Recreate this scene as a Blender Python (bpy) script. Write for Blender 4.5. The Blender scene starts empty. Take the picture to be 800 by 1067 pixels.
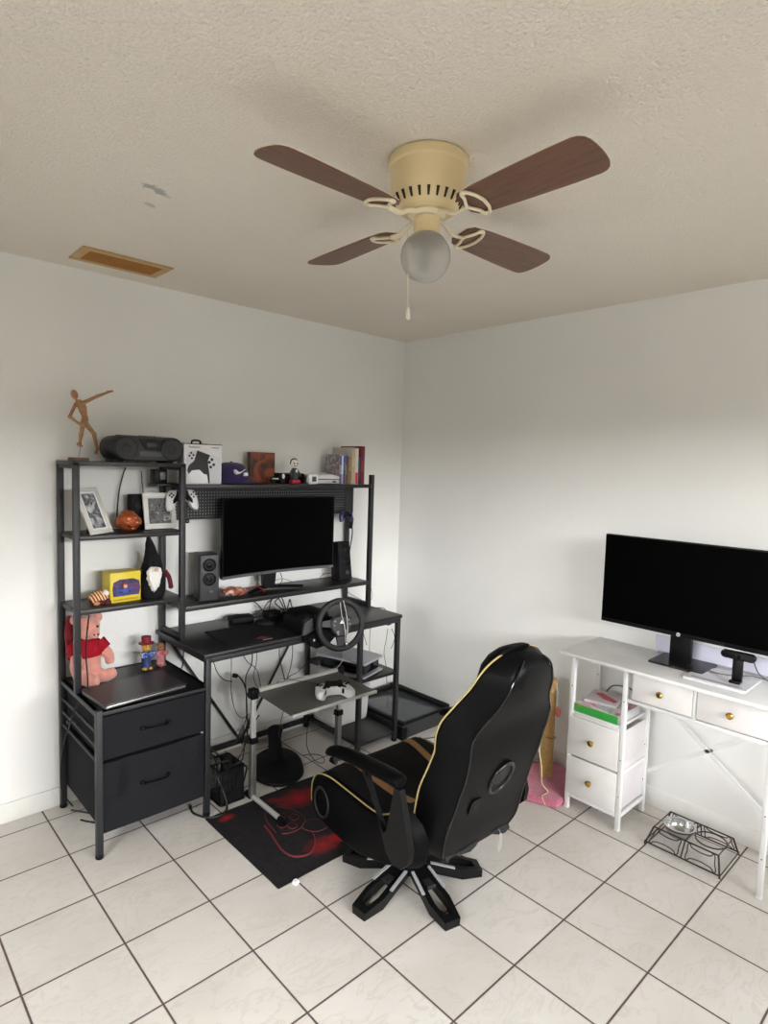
import bpy, bmesh, math, random
from mathutils import Vector, Matrix, Euler, noise
random.seed(5)
SC = bpy.context.scene
COL = SC.collection
PI = math.pi
R = math.radians

# ------------------------------------------------------------------ camera
CF, CYAW, CPIT, CROL = 633.66, 0.817074, -0.078013, 0.030373
CP = Vector((-2.93416, -2.97034, 1.61613))
_f = Vector((math.cos(CPIT)*math.cos(CYAW), math.cos(CPIT)*math.sin(CYAW), math.sin(CPIT)))
_r0 = _f.cross(Vector((0, 0, 1))).normalized()
_u0 = _r0.cross(_f)
_r = _r0*math.cos(CROL) + _u0*math.sin(CROL)
_u = -_r0*math.sin(CROL) + _u0*math.cos(CROL)
cam_d = bpy.data.cameras.new('camera')
cam = bpy.data.objects.new('camera', cam_d)
COL.objects.link(cam)
cam.matrix_world = Matrix(((_r.x, _u.x, -_f.x, CP.x), (_r.y, _u.y, -_f.y, CP.y), (_r.z, _u.z, -_f.z, CP.z), (0, 0, 0, 1)))
cam_d.sensor_fit = 'VERTICAL'
cam_d.sensor_height = 24.0
cam_d.lens = 24.0*CF/1067.0
cam_d.clip_start = 0.02
SC.camera = cam


def _ray(u, v):
    return _f + _r*((u-400)/CF) - _u*((v-533.5)/CF)
def pz(u, v, z):
    d = _ray(u, v); return CP + d*((z-CP.z)/d.z)
def py(u, v, y):
    d = _ray(u, v); return CP + d*((y-CP.y)/d.y)
def px(u, v, x):
    d = _ray(u, v); return CP + d*((x-CP.x)/d.x)

# --------------------------------------------------------------- materials
def lin(c):
    c = c/255.0
    return c/12.92 if c <= 0.04045 else ((c+0.055)/1.055)**2.4
def rgb(t):
    return (lin(t[0]), lin(t[1]), lin(t[2]), 1.0)

class NT:
    def __init__(s, m):
        m.use_nodes = True
        s.t = m.node_tree; s.n = s.t.nodes; s.l = s.t.links
        s.b = s.n.get('Principled BSDF')
        s.out = s.n.get('Material Output')
    def new(s, typ, **kw):
        n = s.n.new(typ)
        for k, v in kw.items():
            setattr(n, k, v)
        return n
    def link(s, a, b):
        s.l.new(a, b)
    def math(s, op, a, b=None, c=None):
        n = s.n.new('ShaderNodeMath'); n.operation = op
        for i, x in enumerate((a, b, c)):
            if x is None: continue
            if isinstance(x, (int, float)): n.inputs[i].default_value = x
            else: s.l.new(x, n.inputs[i])
        return n.outputs[0]
    def mix(s, f, a, b):
        n = s.n.new('ShaderNodeMix'); n.data_type = 'RGBA'
        for i, x in ((0, f), (6, a), (7, b)):
            if isinstance(x, (int, float, tuple)): n.inputs[i].default_value = x
            else: s.l.new(x, n.inputs[i])
        return n.outputs[2]
    def obj(s):
        return s.new('ShaderNodeTexCoord').outputs['Object']
    def noise(s, scale, detail=3, vec=None, dist=0.0, rough=.5):
        n = s.new('ShaderNodeTexNoise')
        n.inputs['Scale'].default_value = scale
        n.inputs['Detail'].default_value = detail
        n.inputs['Distortion'].default_value = dist
        n.inputs['Roughness'].default_value = rough
        s.l.new(vec if vec is not None else s.obj(), n.inputs['Vector'])
        return n.outputs['Fac']
    def ramp(s, f, stops):
        n = s.new('ShaderNodeValToRGB')
        e = n.color_ramp.elements
        while len(e) < len(stops): e.new(0.5)
        for k, (p, c) in enumerate(stops):
            e[k].position = p; e[k].color = c
        s.l.new(f, n.inputs[0])
        return n.outputs[0]
    def bump(s, h, strength, dist=0.01):
        n = s.new('ShaderNodeBump')
        n.inputs['Strength'].default_value = strength
        n.inputs['Distance'].default_value = dist
        s.l.new(h, n.inputs['Height'])
        s.l.new(n.outputs[0], s.b.inputs['Normal'])

_M = {}
def mat(name, c, rough=.5, metal=0, var=.06, vs=8, bump=0, bs=120, spec=.5, coat=0, sheen=0, trans=0, alpha=1, emit=None):
    if name in _M: return _M[name]
    m = bpy.data.materials.new(name)
    t = NT(m); b = t.b
    base = rgb(c)
    lo = tuple(x*(1-var) for x in base[:3])+(1,)
    hi = tuple(min(1, x*(1+var)) for x in base[:3])+(1,)
    n = t.noise(vs, 4)
    t.link(t.ramp(n, [(.3, lo), (.7, hi)]), b.inputs['Base Color'])
    b.inputs['Roughness'].default_value = rough
    b.inputs['Metallic'].default_value = metal
    b.inputs['Specular IOR Level'].default_value = spec
    b.inputs['Coat Weight'].default_value = coat
    b.inputs['Sheen Weight'].default_value = sheen
    b.inputs['Transmission Weight'].default_value = trans
    b.inputs['Alpha'].default_value = alpha
    if bump:
        t.bump(t.noise(bs, 3), bump, .004)
    if emit:
        b.inputs['Emission Color'].default_value = rgb(emit[0]); b.inputs['Emission Strength'].default_value = emit[1]
    _M[name] = m
    return m

def mat_floor():
    m = bpy.data.materials.new('marble_look_ceramic_tile'); t = NT(m)
    S = 0.30388
    co = t.new('ShaderNodeSeparateXYZ'); t.link(t.obj(), co.inputs[0])
    fx = t.math('DIVIDE', t.math('SUBTRACT', co.outputs[0], -1.61882), S)
    fy = t.math('DIVIDE', t.math('SUBTRACT', co.outputs[1], -1.62867), S)
    cell = t.new('ShaderNodeCombineXYZ')
    t.link(t.math('FLOOR', fx), cell.inputs[0]); t.link(t.math('FLOOR', fy), cell.inputs[1])
    wn = t.new('ShaderNodeTexWhiteNoise'); wn.noise_dimensions = '3D'; t.link(cell.outputs[0], wn.inputs[0])
    def edge(f):
        g = t.math('FRACT', f)
        return t.math('MINIMUM', g, t.math('SUBTRACT', 1.0, g))
    d = t.math('MINIMUM', edge(fx), edge(fy))
    g = t.new('ShaderNodeMapRange'); g.inputs[1].default_value = .0075; g.inputs[2].default_value = .0125
    t.link(d, g.inputs[0])            # 0 in the joint, 1 on the tile
    g2 = t.new('ShaderNodeMapRange'); g2.inputs[1].default_value = .006; g2.inputs[2].default_value = .028
    t.link(d, g2.inputs[0])
    # per tile shifted vein coordinates
    off = t.new('ShaderNodeVectorMath'); off.operation = 'MULTIPLY_ADD'
    t.link(wn.outputs['Color'], off.inputs[0]); off.inputs[1].default_value = (7, 7, 7)
    t.link(t.obj(), off.inputs[2])
    mp = t.new('ShaderNodeMapping'); mp.inputs['Rotation'].default_value = (0, 0, .6); mp.inputs['Scale'].default_value = (1, 2.0, 1)
    t.link(off.outputs[0], mp.inputs[0])
    n1 = t.noise(6.0, 5, mp.outputs[0], 1.1, .6)
    vein = t.math('ABSOLUTE', t.math('SUBTRACT', n1, .5))
    vm = t.new('ShaderNodeMapRange'); vm.inputs[1].default_value = 0; vm.inputs[2].default_value = .03
    vm.inputs[3].default_value = 1; vm.inputs[4].default_value = 0
    t.link(vein, vm.inputs[0])
    n2 = t.noise(3, 4, off.outputs[0])
    base = t.ramp(n2, [(.3, rgb((193, 188, 180))), (.7, rgb((209, 204, 198)))])
    fine = t.noise(60, 3)
    v = t.math('MULTIPLY', vm.outputs[0], t.math('MULTIPLY', t.noise(2.5, 2, off.outputs[0]), .55))
    col = t.mix(v, base, rgb((170, 159, 149)))
    tint = t.math('MULTIPLY', wn.outputs['Value'], .25)
    col = t.mix(tint, col, rgb((197, 189, 181)))
    col = t.mix(t.math('MULTIPLY', t.math('SUBTRACT', 1.0, g2.outputs[0]), .25), col, rgb((170, 150, 145)))
    col = t.mix(g.outputs[0], t.ramp(fine, [(.3, rgb((74, 62, 60))), (.7, rgb((96, 82, 80)))]), col)
    t.link(col, t.b.inputs['Base Color'])
    rr = t.math('MULTIPLY_ADD', g.outputs[0], -.5, .85)
    t.link(rr, t.b.inputs['Roughness'])
    t.b.inputs['Specular IOR Level'].default_value = .35
    h = t.math('ADD', t.math('MULTIPLY', g.outputs[0], 1.0), t.math('MULTIPLY', n2, .12))
    t.bump(h, .5, .002)
    return m

def mat_wall():
    m = bpy.data.materials.new('painted_wall'); t = NT(m)
    n = t.noise(1.2, 4)
    t.link(t.ramp(n, [(.3, rgb((229, 229, 226))), (.7, rgb((235, 235, 232)))]), t.b.inputs['Base Color'])
    t.b.inputs['Roughness'].default_value = .6
    t.b.inputs['Specular IOR Level'].default_value = .3
    h = t.math('ADD', t.noise(90, 3), t.math('MULTIPLY', t.noise(14, 3), 1.3))
    t.bump(h, .22, .004)
    return m

def mat_ceiling():
    m = bpy.data.materials.new('textured_ceiling'); t = NT(m)
    o = t.obj()
    n = t.noise(1.0, 4)
    base = t.ramp(n, [(.3, rgb((228, 221, 209))), (.7, rgb((234, 227, 216)))])
    def spot(c, sx, sy, rz, thr):
        mp = t.new('ShaderNodeMapping'); mp.vector_type = 'TEXTURE'
        mp.inputs['Location'].default_value = (c.x, c.y, c.z)
        mp.inputs['Rotation'].default_value = (0, 0, rz)
        mp.inputs['Scale'].default_value = (sx, sy, 1)
        t.link(o, mp.inputs[0])
        ln = t.new('ShaderNodeVectorMath'); ln.operation = 'LENGTH'; t.link(mp.outputs[0], ln.inputs[0])
        w = t.math('ADD', ln.outputs['Value'], t.math('MULTIPLY', t.math('SUBTRACT', t.noise(28, 4), .5), 3.2))
        r = t.new('ShaderNodeMapRange'); r.inputs[1].default_value = .5; r.inputs[2].default_value = 1.0
        r.inputs[3].default_value = thr; r.inputs[4].default_value = 0
        t.link(w, r.inputs[0]); return r.outputs[0]
    c1 = pz(163, 198, 2.44); c2 = pz(153, 212, 2.44)
    col = t.mix(spot(c1, .05, .02, .3, .7), base, rgb((150, 152, 146)))
    col = t.mix(spot(c2, .03, .014, .3, .5), col, rgb((165, 160, 150)))
    t.link(col, t.b.inputs['Base Color'])
    t.b.inputs['Roughness'].default_value = .9
    t.b.inputs['Specular IOR Level'].default_value = .1
    v = t.new('ShaderNodeTexVoronoi'); v.inputs['Scale'].default_value = 115
    t.link(o, v.inputs['Vector'])
    h = t.math('ADD', t.noise(95, 5, None, .4, .7), t.math('MULTIPLY', v.outputs['Distance'], -.6))
    t.bump(h, .7, .009)
    return m

def mat_wood(name, c1, c2, rough=.45, scale=(30, 2.2, 30)):
    if name in _M: return _M[name]
    m = bpy.data.materials.new(name); t = NT(m)
    mp = t.new('ShaderNodeMapping'); mp.inputs['Scale'].default_value = scale
    t.link(t.obj(), mp.inputs[0])
    n = t.noise(3, 5, mp.outputs[0], .6)
    t.link(t.ramp(n, [(.3, rgb(c1)), (.7, rgb(c2))]), t.b.inputs['Base Color'])
    t.b.inputs['Roughness'].default_value = rough
    _M[name] = m
    return m

def mat_pegboard():
    m = bpy.data.materials.new('perforated_black_metal'); t = NT(m)
    co = t.new('ShaderNodeSeparateXYZ'); t.link(t.obj(), co.inputs[0])
    P = .0155
    def c(s):
        return t.math('SUBTRACT', t.math('FRACT', t.math('DIVIDE', s, P)), .5)
    a, b = c(co.outputs[0]), c(co.outputs[2])
    d = t.math('SQRT', t.math('ADD', t.math('MULTIPLY', a, a), t.math('MULTIPLY', b, b)))
    hole = t.math('LESS_THAN', d, .17)
    t.b.inputs['Base Color'].default_value = rgb((38, 38, 40))
    t.b.inputs['Roughness'].default_value = .5
    t.link(t.math('SUBTRACT', 1.0, hole), t.b.inputs['Alpha'])
    return m

def mat_mat():
    """black floor mat printed with red glow spots"""
    m = bpy.data.materials.new('printed_black_mat'); t = NT(m)
    o = t.obj()
    n = t.noise(40, 3)
    col = t.ramp(n, [(.3, rgb((24, 22, 24))), (.7, rgb((33, 31, 33)))])
    for (u, v, r, s) in ((236, 852, .045, .8), (312, 831, .13, .75), (337, 880, .10, .6), (352, 872, .07, .7), (285, 834, .05, .35)):
        p = pz(u, v, .004)
        mp = t.new('ShaderNodeMapping'); mp.vector_type = 'TEXTURE'
        mp.inputs['Location'].default_value = (p.x+1.4, p.y+.85, p.z)
        mp.inputs['Scale'].default_value = (r, r*.65, 1)
        t.link(o, mp.inputs[0])
        ln = t.new('ShaderNodeVectorMath'); ln.operation = 'LENGTH'; t.link(mp.outputs[0], ln.inputs[0])
        w = t.math('ADD', ln.outputs['Value'], t.math('MULTIPLY', t.math('SUBTRACT', t.noise(22, 3), .5), .9))
        rr = t.new('ShaderNodeMapRange'); rr.inputs[1].default_value = 0.05; rr.inputs[2].default_value = 1.0
        rr.inputs[3].default_value = s; rr.inputs[4].default_value = 0
        t.link(w, rr.inputs[0])
        col = t.mix(rr.outputs[0], col, rgb((168, 26, 30)))
    t.link(col, t.b.inputs['Base Color'])
    t.b.inputs['Roughness'].default_value = .8
    t.b.inputs['Specular IOR Level'].default_value = .25
    return m

def mat_cardart(name, cols, scale=14, rough=.45):
    """blotchy printed picture in a few colours"""
    m = bpy.data.materials.new(name); t = NT(m)
    n = t.noise(scale, 3, None, 1.2)
    k = len(cols)
    st = [(.28+.44*i/max(1, k-1), rgb(c)) for i, c in enumerate(cols)]
    t.link(t.ramp(n, st), t.b.inputs['Base Color'])
    t.b.inputs['Roughness'].default_value = rough
    return m

METAL = mat('charcoal_powder_coated_metal', (31, 31, 34), .5, 0, .05)
BOARD = mat('black_laminate_board', (20, 19, 21), .42, 0, .12, 20, bump=.08, bs=200)
FABRIC = mat('charcoal_woven_fabric', (27, 27, 31), .9, 0, .08, 120, bump=.35, bs=500, spec=.2)
BLACK = mat('satin_black_plastic', (10, 10, 11), .45, spec=.22)
MATTE = mat('matte_black_plastic', (14, 14, 15), .65, spec=.2)
GLOSS = mat('gloss_black_plastic', (10, 10, 12), .12)
SCREEN = mat('dark_display_glass', (1, 1, 1), .45, spec=.03)
SCREEN2 = mat('matte_display_glass', (1, 1, 1), .5, spec=.03)
GREYPL = mat('dark_grey_plastic', (42, 42, 44), .5)
WHITE = mat('white_plastic', (222, 222, 224), .35)
WHITEP = mat('white_painted_metal', (220, 220, 219), .4)
WHITEB = mat('white_laminate_board', (218, 218, 217), .35, bump=.05)
WHITEF = mat('white_fabric_drawer_front', (218, 216, 213), .6, bump=.1, bs=400)
PAPER = mat('white_paper', (235, 235, 233), .7)
CHROME = mat('brushed_steel', (190, 190, 188), .25, 1)
SILV = mat('silver_painted_metal', (196, 196, 192), .3, .3)
ALU = mat('brushed_aluminium', (150, 150, 148), .35, 1)
BRASS = mat('polished_brass', (200, 160, 80), .22, 1)
LEATHER = mat('black_leatherette', (9, 9, 10), .5, 0, .1, 10, bump=.15, bs=260, spec=.06)
LEATHER2 = mat('smooth_black_leatherette', (7, 7, 8), .36, 0, .1, 10, bump=.10, bs=200, spec=.10)
MESHF = mat('black_seat_mesh_fabric', (12, 11, 11), .9, 0, .15, 200, bump=.4, bs=600, spec=.2)
GOLDP = mat('pale_gold_piping', (168, 150, 100), .5)
TANSTR = mat('tan_stripe_fabric', (128, 92, 52), .7)
CABLE = mat('black_cable_rubber', (16, 16, 17), .5)
GREYC = mat('grey_cable_rubber', (120, 120, 122), .5)
WHITEC = mat('white_cord', (200, 198, 192), .55)
CREAM = mat('aged_cream_enamel', (216, 196, 152), .4, 0, .05, 6)
CREAM2 = mat('light_cream_enamel', (226, 215, 186), .4, 0, .05, 6)
RED = mat('red_print', (165, 28, 32), .6)

# ------------------------------------------------------------------ meshes
class MB:
    def __init__(s):
        s.bm = bmesh.new(); s.mi = 0; s.M = Matrix.Identity(4)
    def _fin(s, verts):
        if s.M != Matrix.Identity(4):
            for v in verts: v.co = s.M @ v.co
        fs = set()
        for v in verts:
            for f in v.link_faces: fs.add(f)
        for f in fs: f.material_index = s.mi
        return verts
    def box(s, x0, x1, y0, y1, z0, z1, bev=0, rot=None, seg=2):
        r = bmesh.ops.create_cube(s.bm, size=1)
        vs = r['verts']
        c = Vector(((x0+x1)/2, (y0+y1)/2, (z0+z1)/2)); d = (abs(x1-x0), abs(y1-y0), abs(z1-z0))
        rm = rot.to_matrix() if isinstance(rot, Euler) else (rot if rot else Matrix.Identity(3))
        for v in vs:
            v.co = rm @ Vector((v.co.x*d[0], v.co.y*d[1], v.co.z*d[2])) + c
        if bev:
            es = set(e for v in vs for e in v.link_edges)
            r = bmesh.ops.bevel(s.bm, geom=list(es), offset=min(bev, min(d)*.48), segments=seg, affect='EDGES', profile=.5)
            vs = list(set(v for f in r['faces'] for v in f.verts) | set(v for v in vs if v.is_valid))
        return s._fin(vs)
    def cb(s, c, d, bev=0, rot=None, seg=2):
        return s.box(c[0]-d[0]/2, c[0]+d[0]/2, c[1]-d[1]/2, c[1]+d[1]/2, c[2]-d[2]/2, c[2]+d[2]/2, bev, rot, seg)
    def rings(s, rings, cap=True, closed=False):
        """loft closed loops of equal length"""
        R_ = [[s.bm.verts.new(Vector(p)) for p in r] for r in rings]
        n = len(R_[0]); m = len(R_)
        for i in range(m if closed else m-1):
            a, b = R_[i], R_[(i+1) % m]
            for j in range(n):
                try: s.bm.faces.new((a[j], a[(j+1) % n], b[(j+1) % n], b[j]))
                except ValueError: pass
        if cap and not closed:
            try:
                s.bm.faces.new(list(reversed(R_[0]))); s.bm.faces.new(R_[-1])
            except ValueError: pass
        return s._fin([v for r in R_ for v in r])
    def cyl(s, a, b, r0, r1=None, seg=16):
        return s.tube([a, b], r0, seg, radii=[r0, r1 if r1 is not None else r0], smooth=0)
    def tube(s, pts, r, seg=8, smooth=4, radii=None, closed=False, flat=1.0):
        pts = [Vector(p) for p in pts]
        if smooth and len(pts) > 2:
            pts, radii = crom(pts, smooth, closed, radii)
        n = len(pts); rs = []
        prev = None
        for i, p in enumerate(pts):
            if closed: t = (pts[(i+1) % n]-pts[i-1])
            else: t = pts[min(i+1, n-1)]-pts[max(i-1, 0)]
            if t.length < 1e-9: t = Vector((0, 0, 1))
            t.normalize()
            if prev is None:
                a = t.orthogonal().normalized()
            else:
                a = prev - t*prev.dot(t)
                a = a.normalized() if a.length > 1e-6 else t.orthogonal().normalized()
            prev = a
            b = t.cross(a)
            rr = radii[i] if radii else r
            rs.append([p + (a*math.cos(2*PI*k/seg) + b*math.sin(2*PI*k/seg)*flat)*rr for k in range(seg)])
        return s.rings(rs, cap=not closed, closed=closed)
    def bar(s, a, b, w, h=None, up=(0, 0, 1)):
        """rectangular bar between two points"""
        a, b = Vector(a), Vector(b); h = h or w
        t = (b-a).normalized(); u = Vector(up)
        if abs(t.dot(u)) > .98: u = Vector((0, 1, 0))
        x = t.cross(u).normalized(); y = x.cross(t)
        return s.rings([[p+x*w/2+y*h/2, p-x*w/2+y*h/2, p-x*w/2-y*h/2, p+x*w/2-y*h/2] for p in (a, b)])
    def lathe(s, prof, c=(0, 0, 0), seg=32, axis='Z'):
        rs = []
        for r, z in prof:
            ring = []
            for k in range(seg):
                q = 2*PI*k/seg; x, y = max(r, 1e-4)*math.cos(q), max(r, 1e-4)*math.sin(q)
                if axis == 'Z': p = Vector((x, y, z))
                elif axis == 'Y': p = Vector((y, z, x))
                else: p = Vector((z, x, y))
                ring.append(p+Vector(c))
            rs.append(ring)
        return s.rings(rs)
    def ball(s, c, r, seg=16, rot=None):
        if isinstance(r, (int, float)): r = (r, r, r)
        q = bmesh.ops.create_uvsphere(s.bm, u_segments=seg, v_segments=max(6, seg*2//3), radius=1)
        rm = rot.to_matrix() if rot else Matrix.Identity(3)
        for v in q['verts']:
            v.co = rm @ Vector((v.co.x*r[0], v.co.y*r[1], v.co.z*r[2])) + Vector(c)
        return s._fin(q['verts'])
    def prism(s, poly, d0, d1, plane='XZ', inset=0):
        """polygon in a plane, extruded along its normal; inset shrinks both end faces (soft edge)"""
        def P(p, d, k=1.0):
            cx = sum(q[0] for q in poly)/len(poly); cy = sum(q[1] for q in poly)/len(poly)
            x = cx+(p[0]-cx)*k; y = cy+(p[1]-cy)*k
            return {'XZ': (x, d, y), 'XY': (x, y, d), 'YZ': (d, x, y)}[plane]
        if inset:
            sz = max(max(abs(q[0]-poly[0][0]) for q in poly), max(abs(q[1]-poly[0][1]) for q in poly))
            k = 1-2*inset/max(sz, 1e-5); e = min(inset, abs(d1-d0)*.4)*(1 if d1 > d0 else -1)
            lv = [(d0, k), (d0+e, 1), (d1-e, 1), (d1, k)]
        else: lv = [(d0, 1), (d1, 1)]
        return s.rings([[P(p, d, k) for p in poly] for d, k in lv])
    def build(s, name, mats, parent=None, smooth=35, world=True, mods=()):
        bmesh.ops.remove_doubles(s.bm, verts=s.bm.verts, dist=1e-6)
        bmesh.ops.recalc_face_normals(s.bm, faces=s.bm.faces)
        if parent is not None and world:
            s.bm.transform(root_matrix(parent).inverted())
        me = bpy.data.meshes.new(name)
        s.bm.to_mesh(me); s.bm.free()
        for m in (mats if isinstance(mats, (list, tuple)) else [mats]): me.materials.append(m)
        if smooth:
            me.polygons.foreach_set('use_smooth', [True]*len(me.polygons))
            me.set_sharp_from_angle(angle=R(smooth))
        o = bpy.data.objects.new(name, me)
        COL.objects.link(o)
        if parent is not None: o.parent = parent
        for k in mods:
            if k[0] == 'sub':
                x = o.modifiers.new('s', 'SUBSURF'); x.levels = x.render_levels = k[1]
            elif k[0] == 'remesh':
                x = o.modifiers.new('r', 'REMESH'); x.mode = 'VOXEL'; x.voxel_size = k[1]; x.use_smooth_shade = True
            elif k[0] == 'disp':
                tx = bpy.data.textures.new('t', 'CLOUDS'); tx.noise_scale = k[2]
                x = o.modifiers.new('d', 'DISPLACE'); x.texture = tx; x.strength = k[1]; x.mid_level = .5
        return o

def crom(pts, k, closed=False, radii=None):
    n = len(pts); out = []; ro = [] if radii else None
    for i in range(n if closed else n-1):
        if closed: p0, p1, p2, p3 = pts[i-1], pts[i], pts[(i+1) % n], pts[(i+2) % n]
        else: p0, p1, p2, p3 = pts[max(i-1, 0)], pts[i], pts[i+1], pts[min(i+2, n-1)]
        for j in range(k):
            t = j/k
            out.append(.5*((2*p1)+(p2-p0)*t+(2*p0-5*p1+4*p2-p3)*t*t+(3*p1-p0-3*p2+p3)*t**3))
            if radii: ro.append(radii[i]*(1-t)+radii[(i+1) % n]*t)
    if not closed:
        out.append(pts[-1].copy())
        if radii: ro.append(radii[-1])
    return out, ro

def root_matrix(o):
    while o.parent is not None: o = o.parent
    return Matrix.Translation(o.location) @ o.rotation_euler.to_matrix().to_4x4()

def tag(o, label, cat, group=None, kind=None):
    o['label'] = label; o['category'] = cat
    if group: o['group'] = group
    if kind: o['kind'] = kind
    return o
def thing(name, label, cat, loc, rz=0, group=None):
    o = bpy.data.objects.new(name, None); COL.objects.link(o)
    o.empty_display_size = .05
    o.location = loc; o.rotation_euler = (0, 0, rz)
    return tag(o, label, cat, group)
def struct(o):
    o['kind'] = 'structure'; return o
def LM(loc, rz=0, rx=0, ry=0):
    return Matrix.Translation(Vector(loc)) @ Euler((rx, ry, rz)).to_matrix().to_4x4()
def circle(cx, cy, rx, ry=None, n=24, a0=0, a1=2*PI):
    ry = ry or rx
    full = abs(a1-a0-2*PI) < 1e-6
    return [(cx+rx*math.cos(a0+(a1-a0)*i/(n if full else n-1)), cy+ry*math.sin(a0+(a1-a0)*i/(n if full else n-1))) for i in range(n)]
def rrect(x0, x1, y0, y1, r, n=5):
    out = []
    for cx, cy, a in ((x1-r, y1-r, 0), (x0+r, y1-r, PI/2), (x0+r, y0+r, PI), (x1-r, y0+r, 1.5*PI)):
        out += [(cx+r*math.cos(a+PI/2*i/n), cy+r*math.sin(a+PI/2*i/n)) for i in range(n+1)]
    return out
def text_mb(s, body, size, M, depth=.0004, bold=0.0):
    """add lettering to mesh builder s; text lies in the local XY plane of M"""
    c = bpy.data.curves.new('t', 'FONT'); c.body = body; c.size = size; c.extrude = depth; c.offset = bold
    c.align_x = 'CENTER'; c.align_y = 'CENTER'; c.resolution_u = 3
    o = bpy.data.objects.new('t', c); COL.objects.link(o)
    dg = bpy.context.evaluated_depsgraph_get()
    me = bpy.data.meshes.new_from_object(o.evaluated_get(dg))
    bpy.data.objects.remove(o)
    me.transform(M)
    n0 = len(s.bm.verts); f0 = len(s.bm.faces)
    s.bm.from_mesh(me)
    s.bm.faces.ensure_lookup_table()
    for f in s.bm.faces[f0:]: f.material_index = s.mi
    bpy.data.meshes.remove(me)

# ===================================================================== ROOM
H = 2.44; XW = -4.1; YW = -4.3
wm = mat_wall()
b = MB(); b.box(XW-.1, .1, YW-.1, .1, -.1, 0); struct(b.build('floor', mat_floor(), smooth=0))
b = MB(); b.box(XW-.1, .1, YW-.1, .1, H, H+.1); struct(b.build('ceiling', mat_ceiling(), smooth=0))
b = MB(); b.box(XW-.1, .1, 0, .1, 0, H); struct(b.build('wall_left', wm, smooth=0))
b = MB(); b.box(0, .1, YW, 0, 0, H); struct(b.build('wall_right', wm, smooth=0))
# wall behind the camera with the big window
WX0, WX1, WZ0, WZ1 = -2.75, -.55, .80, 2.02
b = MB()
b.box(XW, WX0, YW-.1, YW, 0, H); b.box(WX1, 0, YW-.1, YW, 0, H)
b.box(WX0, WX1, YW-.1, YW, 0, WZ0); b.box(WX0, WX1, YW-.1, YW, WZ1, H)
struct(b.build('wall_front', wm, smooth=0))
# wall to the side of the camera with a second window
VY0, VY1, VZ0, VZ1 = -3.3, -1.7, 1.30, 2.05
b = MB()
b.box(XW-.1, XW, YW-.1, VY0, 0, H); b.box(XW-.1, XW, VY1, .1, 0, H)
b.box(XW-.1, XW, VY0, VY1, 0, VZ0); b.box(XW-.1, XW, VY0, VY1, VZ1, H)
struct(b.build('wall_back', wm, smooth=0))
b = MB()
for x in (WX0, (WX0+WX1)/2-.02, WX1-.04): b.box(x, x+.04, YW-.07, YW-.03, WZ0, WZ1)
for z in (WZ0, WZ1-.04): b.box(WX0, WX1, YW-.07, YW-.03, z, z+.04)
struct(b.build('window_1', WHITEP, smooth=0))
b = MB()
for y in (VY0, (VY0+VY1)/2-.02, VY1-.04): b.box(XW-.07, XW-.03, y, y+.04, VZ0, VZ1)
for z in (VZ0, VZ1-.04): b.box(XW-.07, XW-.03, VY0, VY1, z, z+.04)
struct(b.build('window_2', WHITEP, smooth=0))
bbm = mat('white_baseboard_paint', (224, 223, 218), .45)
b = MB(); b.box(XW, 0, -.012, 0, 0, .088, .004); struct(b.build('baseboard_left', bbm))
b = MB(); b.box(-.012, 0, YW, -.012, 0, .088, .004); struct(b.build('baseboard_right', bbm))

# ============================================================== CEILING FAN
FX, FY = -1.695, -1.785
fan = thing('ceiling_fan', 'cream hugger ceiling fan with four brown blades and a round glass globe', 'ceiling fan', (FX, FY, H))
b = MB()
b.lathe([(.100, H), (.106, H-.004), (.1075, H-.012), (.1075, H-.026), (.1035, H-.031), (.1015, H-.083), (.099, H-.098), (.082, H-.132), (.074, H-.138), (.03, H-.14)], (FX, FY, 0), 48)
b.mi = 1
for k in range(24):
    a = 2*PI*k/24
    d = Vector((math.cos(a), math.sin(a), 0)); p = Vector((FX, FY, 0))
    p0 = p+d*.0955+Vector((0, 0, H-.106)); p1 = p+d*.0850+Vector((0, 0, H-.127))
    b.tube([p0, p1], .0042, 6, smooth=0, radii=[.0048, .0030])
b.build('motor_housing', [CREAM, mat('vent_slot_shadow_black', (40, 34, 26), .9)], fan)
b = MB()
b.lathe([(.02, H-.138), (.050, H-.139), (.052, H-.145), (.046, H-.150), (.030, H-.152)], (FX, FY, 0), 32)
b.build('hub', CREAM2, fan)
b = MB()
b.lathe([(.03, H-.150), (.0355, H-.154), (.0355, H-.205), (.033, H-.207), (.033, H-.212), (.035, H-.213), (.036, H-.228), (.02, H-.228)], (FX, FY, 0), 32)
b.mi = 1
for k in range(30):
    a = 2*PI*k/30
    b.ball((FX+.0362*math.cos(a), FY+.0362*math.sin(a), H-.217), .0022, 6)
b.build('light_fitter', [CREAM, mat('fitter_dark_dots', (90, 76, 48), .6)], fan)
gm = bpy.data.materials.new('frosted_globe_glass'); t = NT(gm)
t.b.inputs['Base Color'].default_value = rgb((226, 224, 218)); t.b.inputs['Transmission Weight'].default_value = .62
t.b.inputs['Roughness'].default_value = .34; t.b.inputs['IOR'].default_value = 1.18
t.b.inputs['Specular IOR Level'].default_value = .8; t.b.inputs['Coat Weight'].default_value = .6; t.b.inputs['Coat Roughness'].default_value = .08
vv = t.new('ShaderNodeTexVoronoi'); vv.inputs['Scale'].default_value = 55; t.link(t.obj(), vv.inputs['Vector']); t.bump(vv.outputs['Distance'], .15, .004)
b = MB(); zc = H-.255
prof = []
for i in range(25):
    a = R(28)+(PI-R(28))*i/24
    prof.append((.068*math.sin(a), zc-(-.068)*math.cos(a)))
b.lathe(prof, (FX, FY, 0), 40)
b.build('glass_globe', gm, fan, smooth=60)
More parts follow.
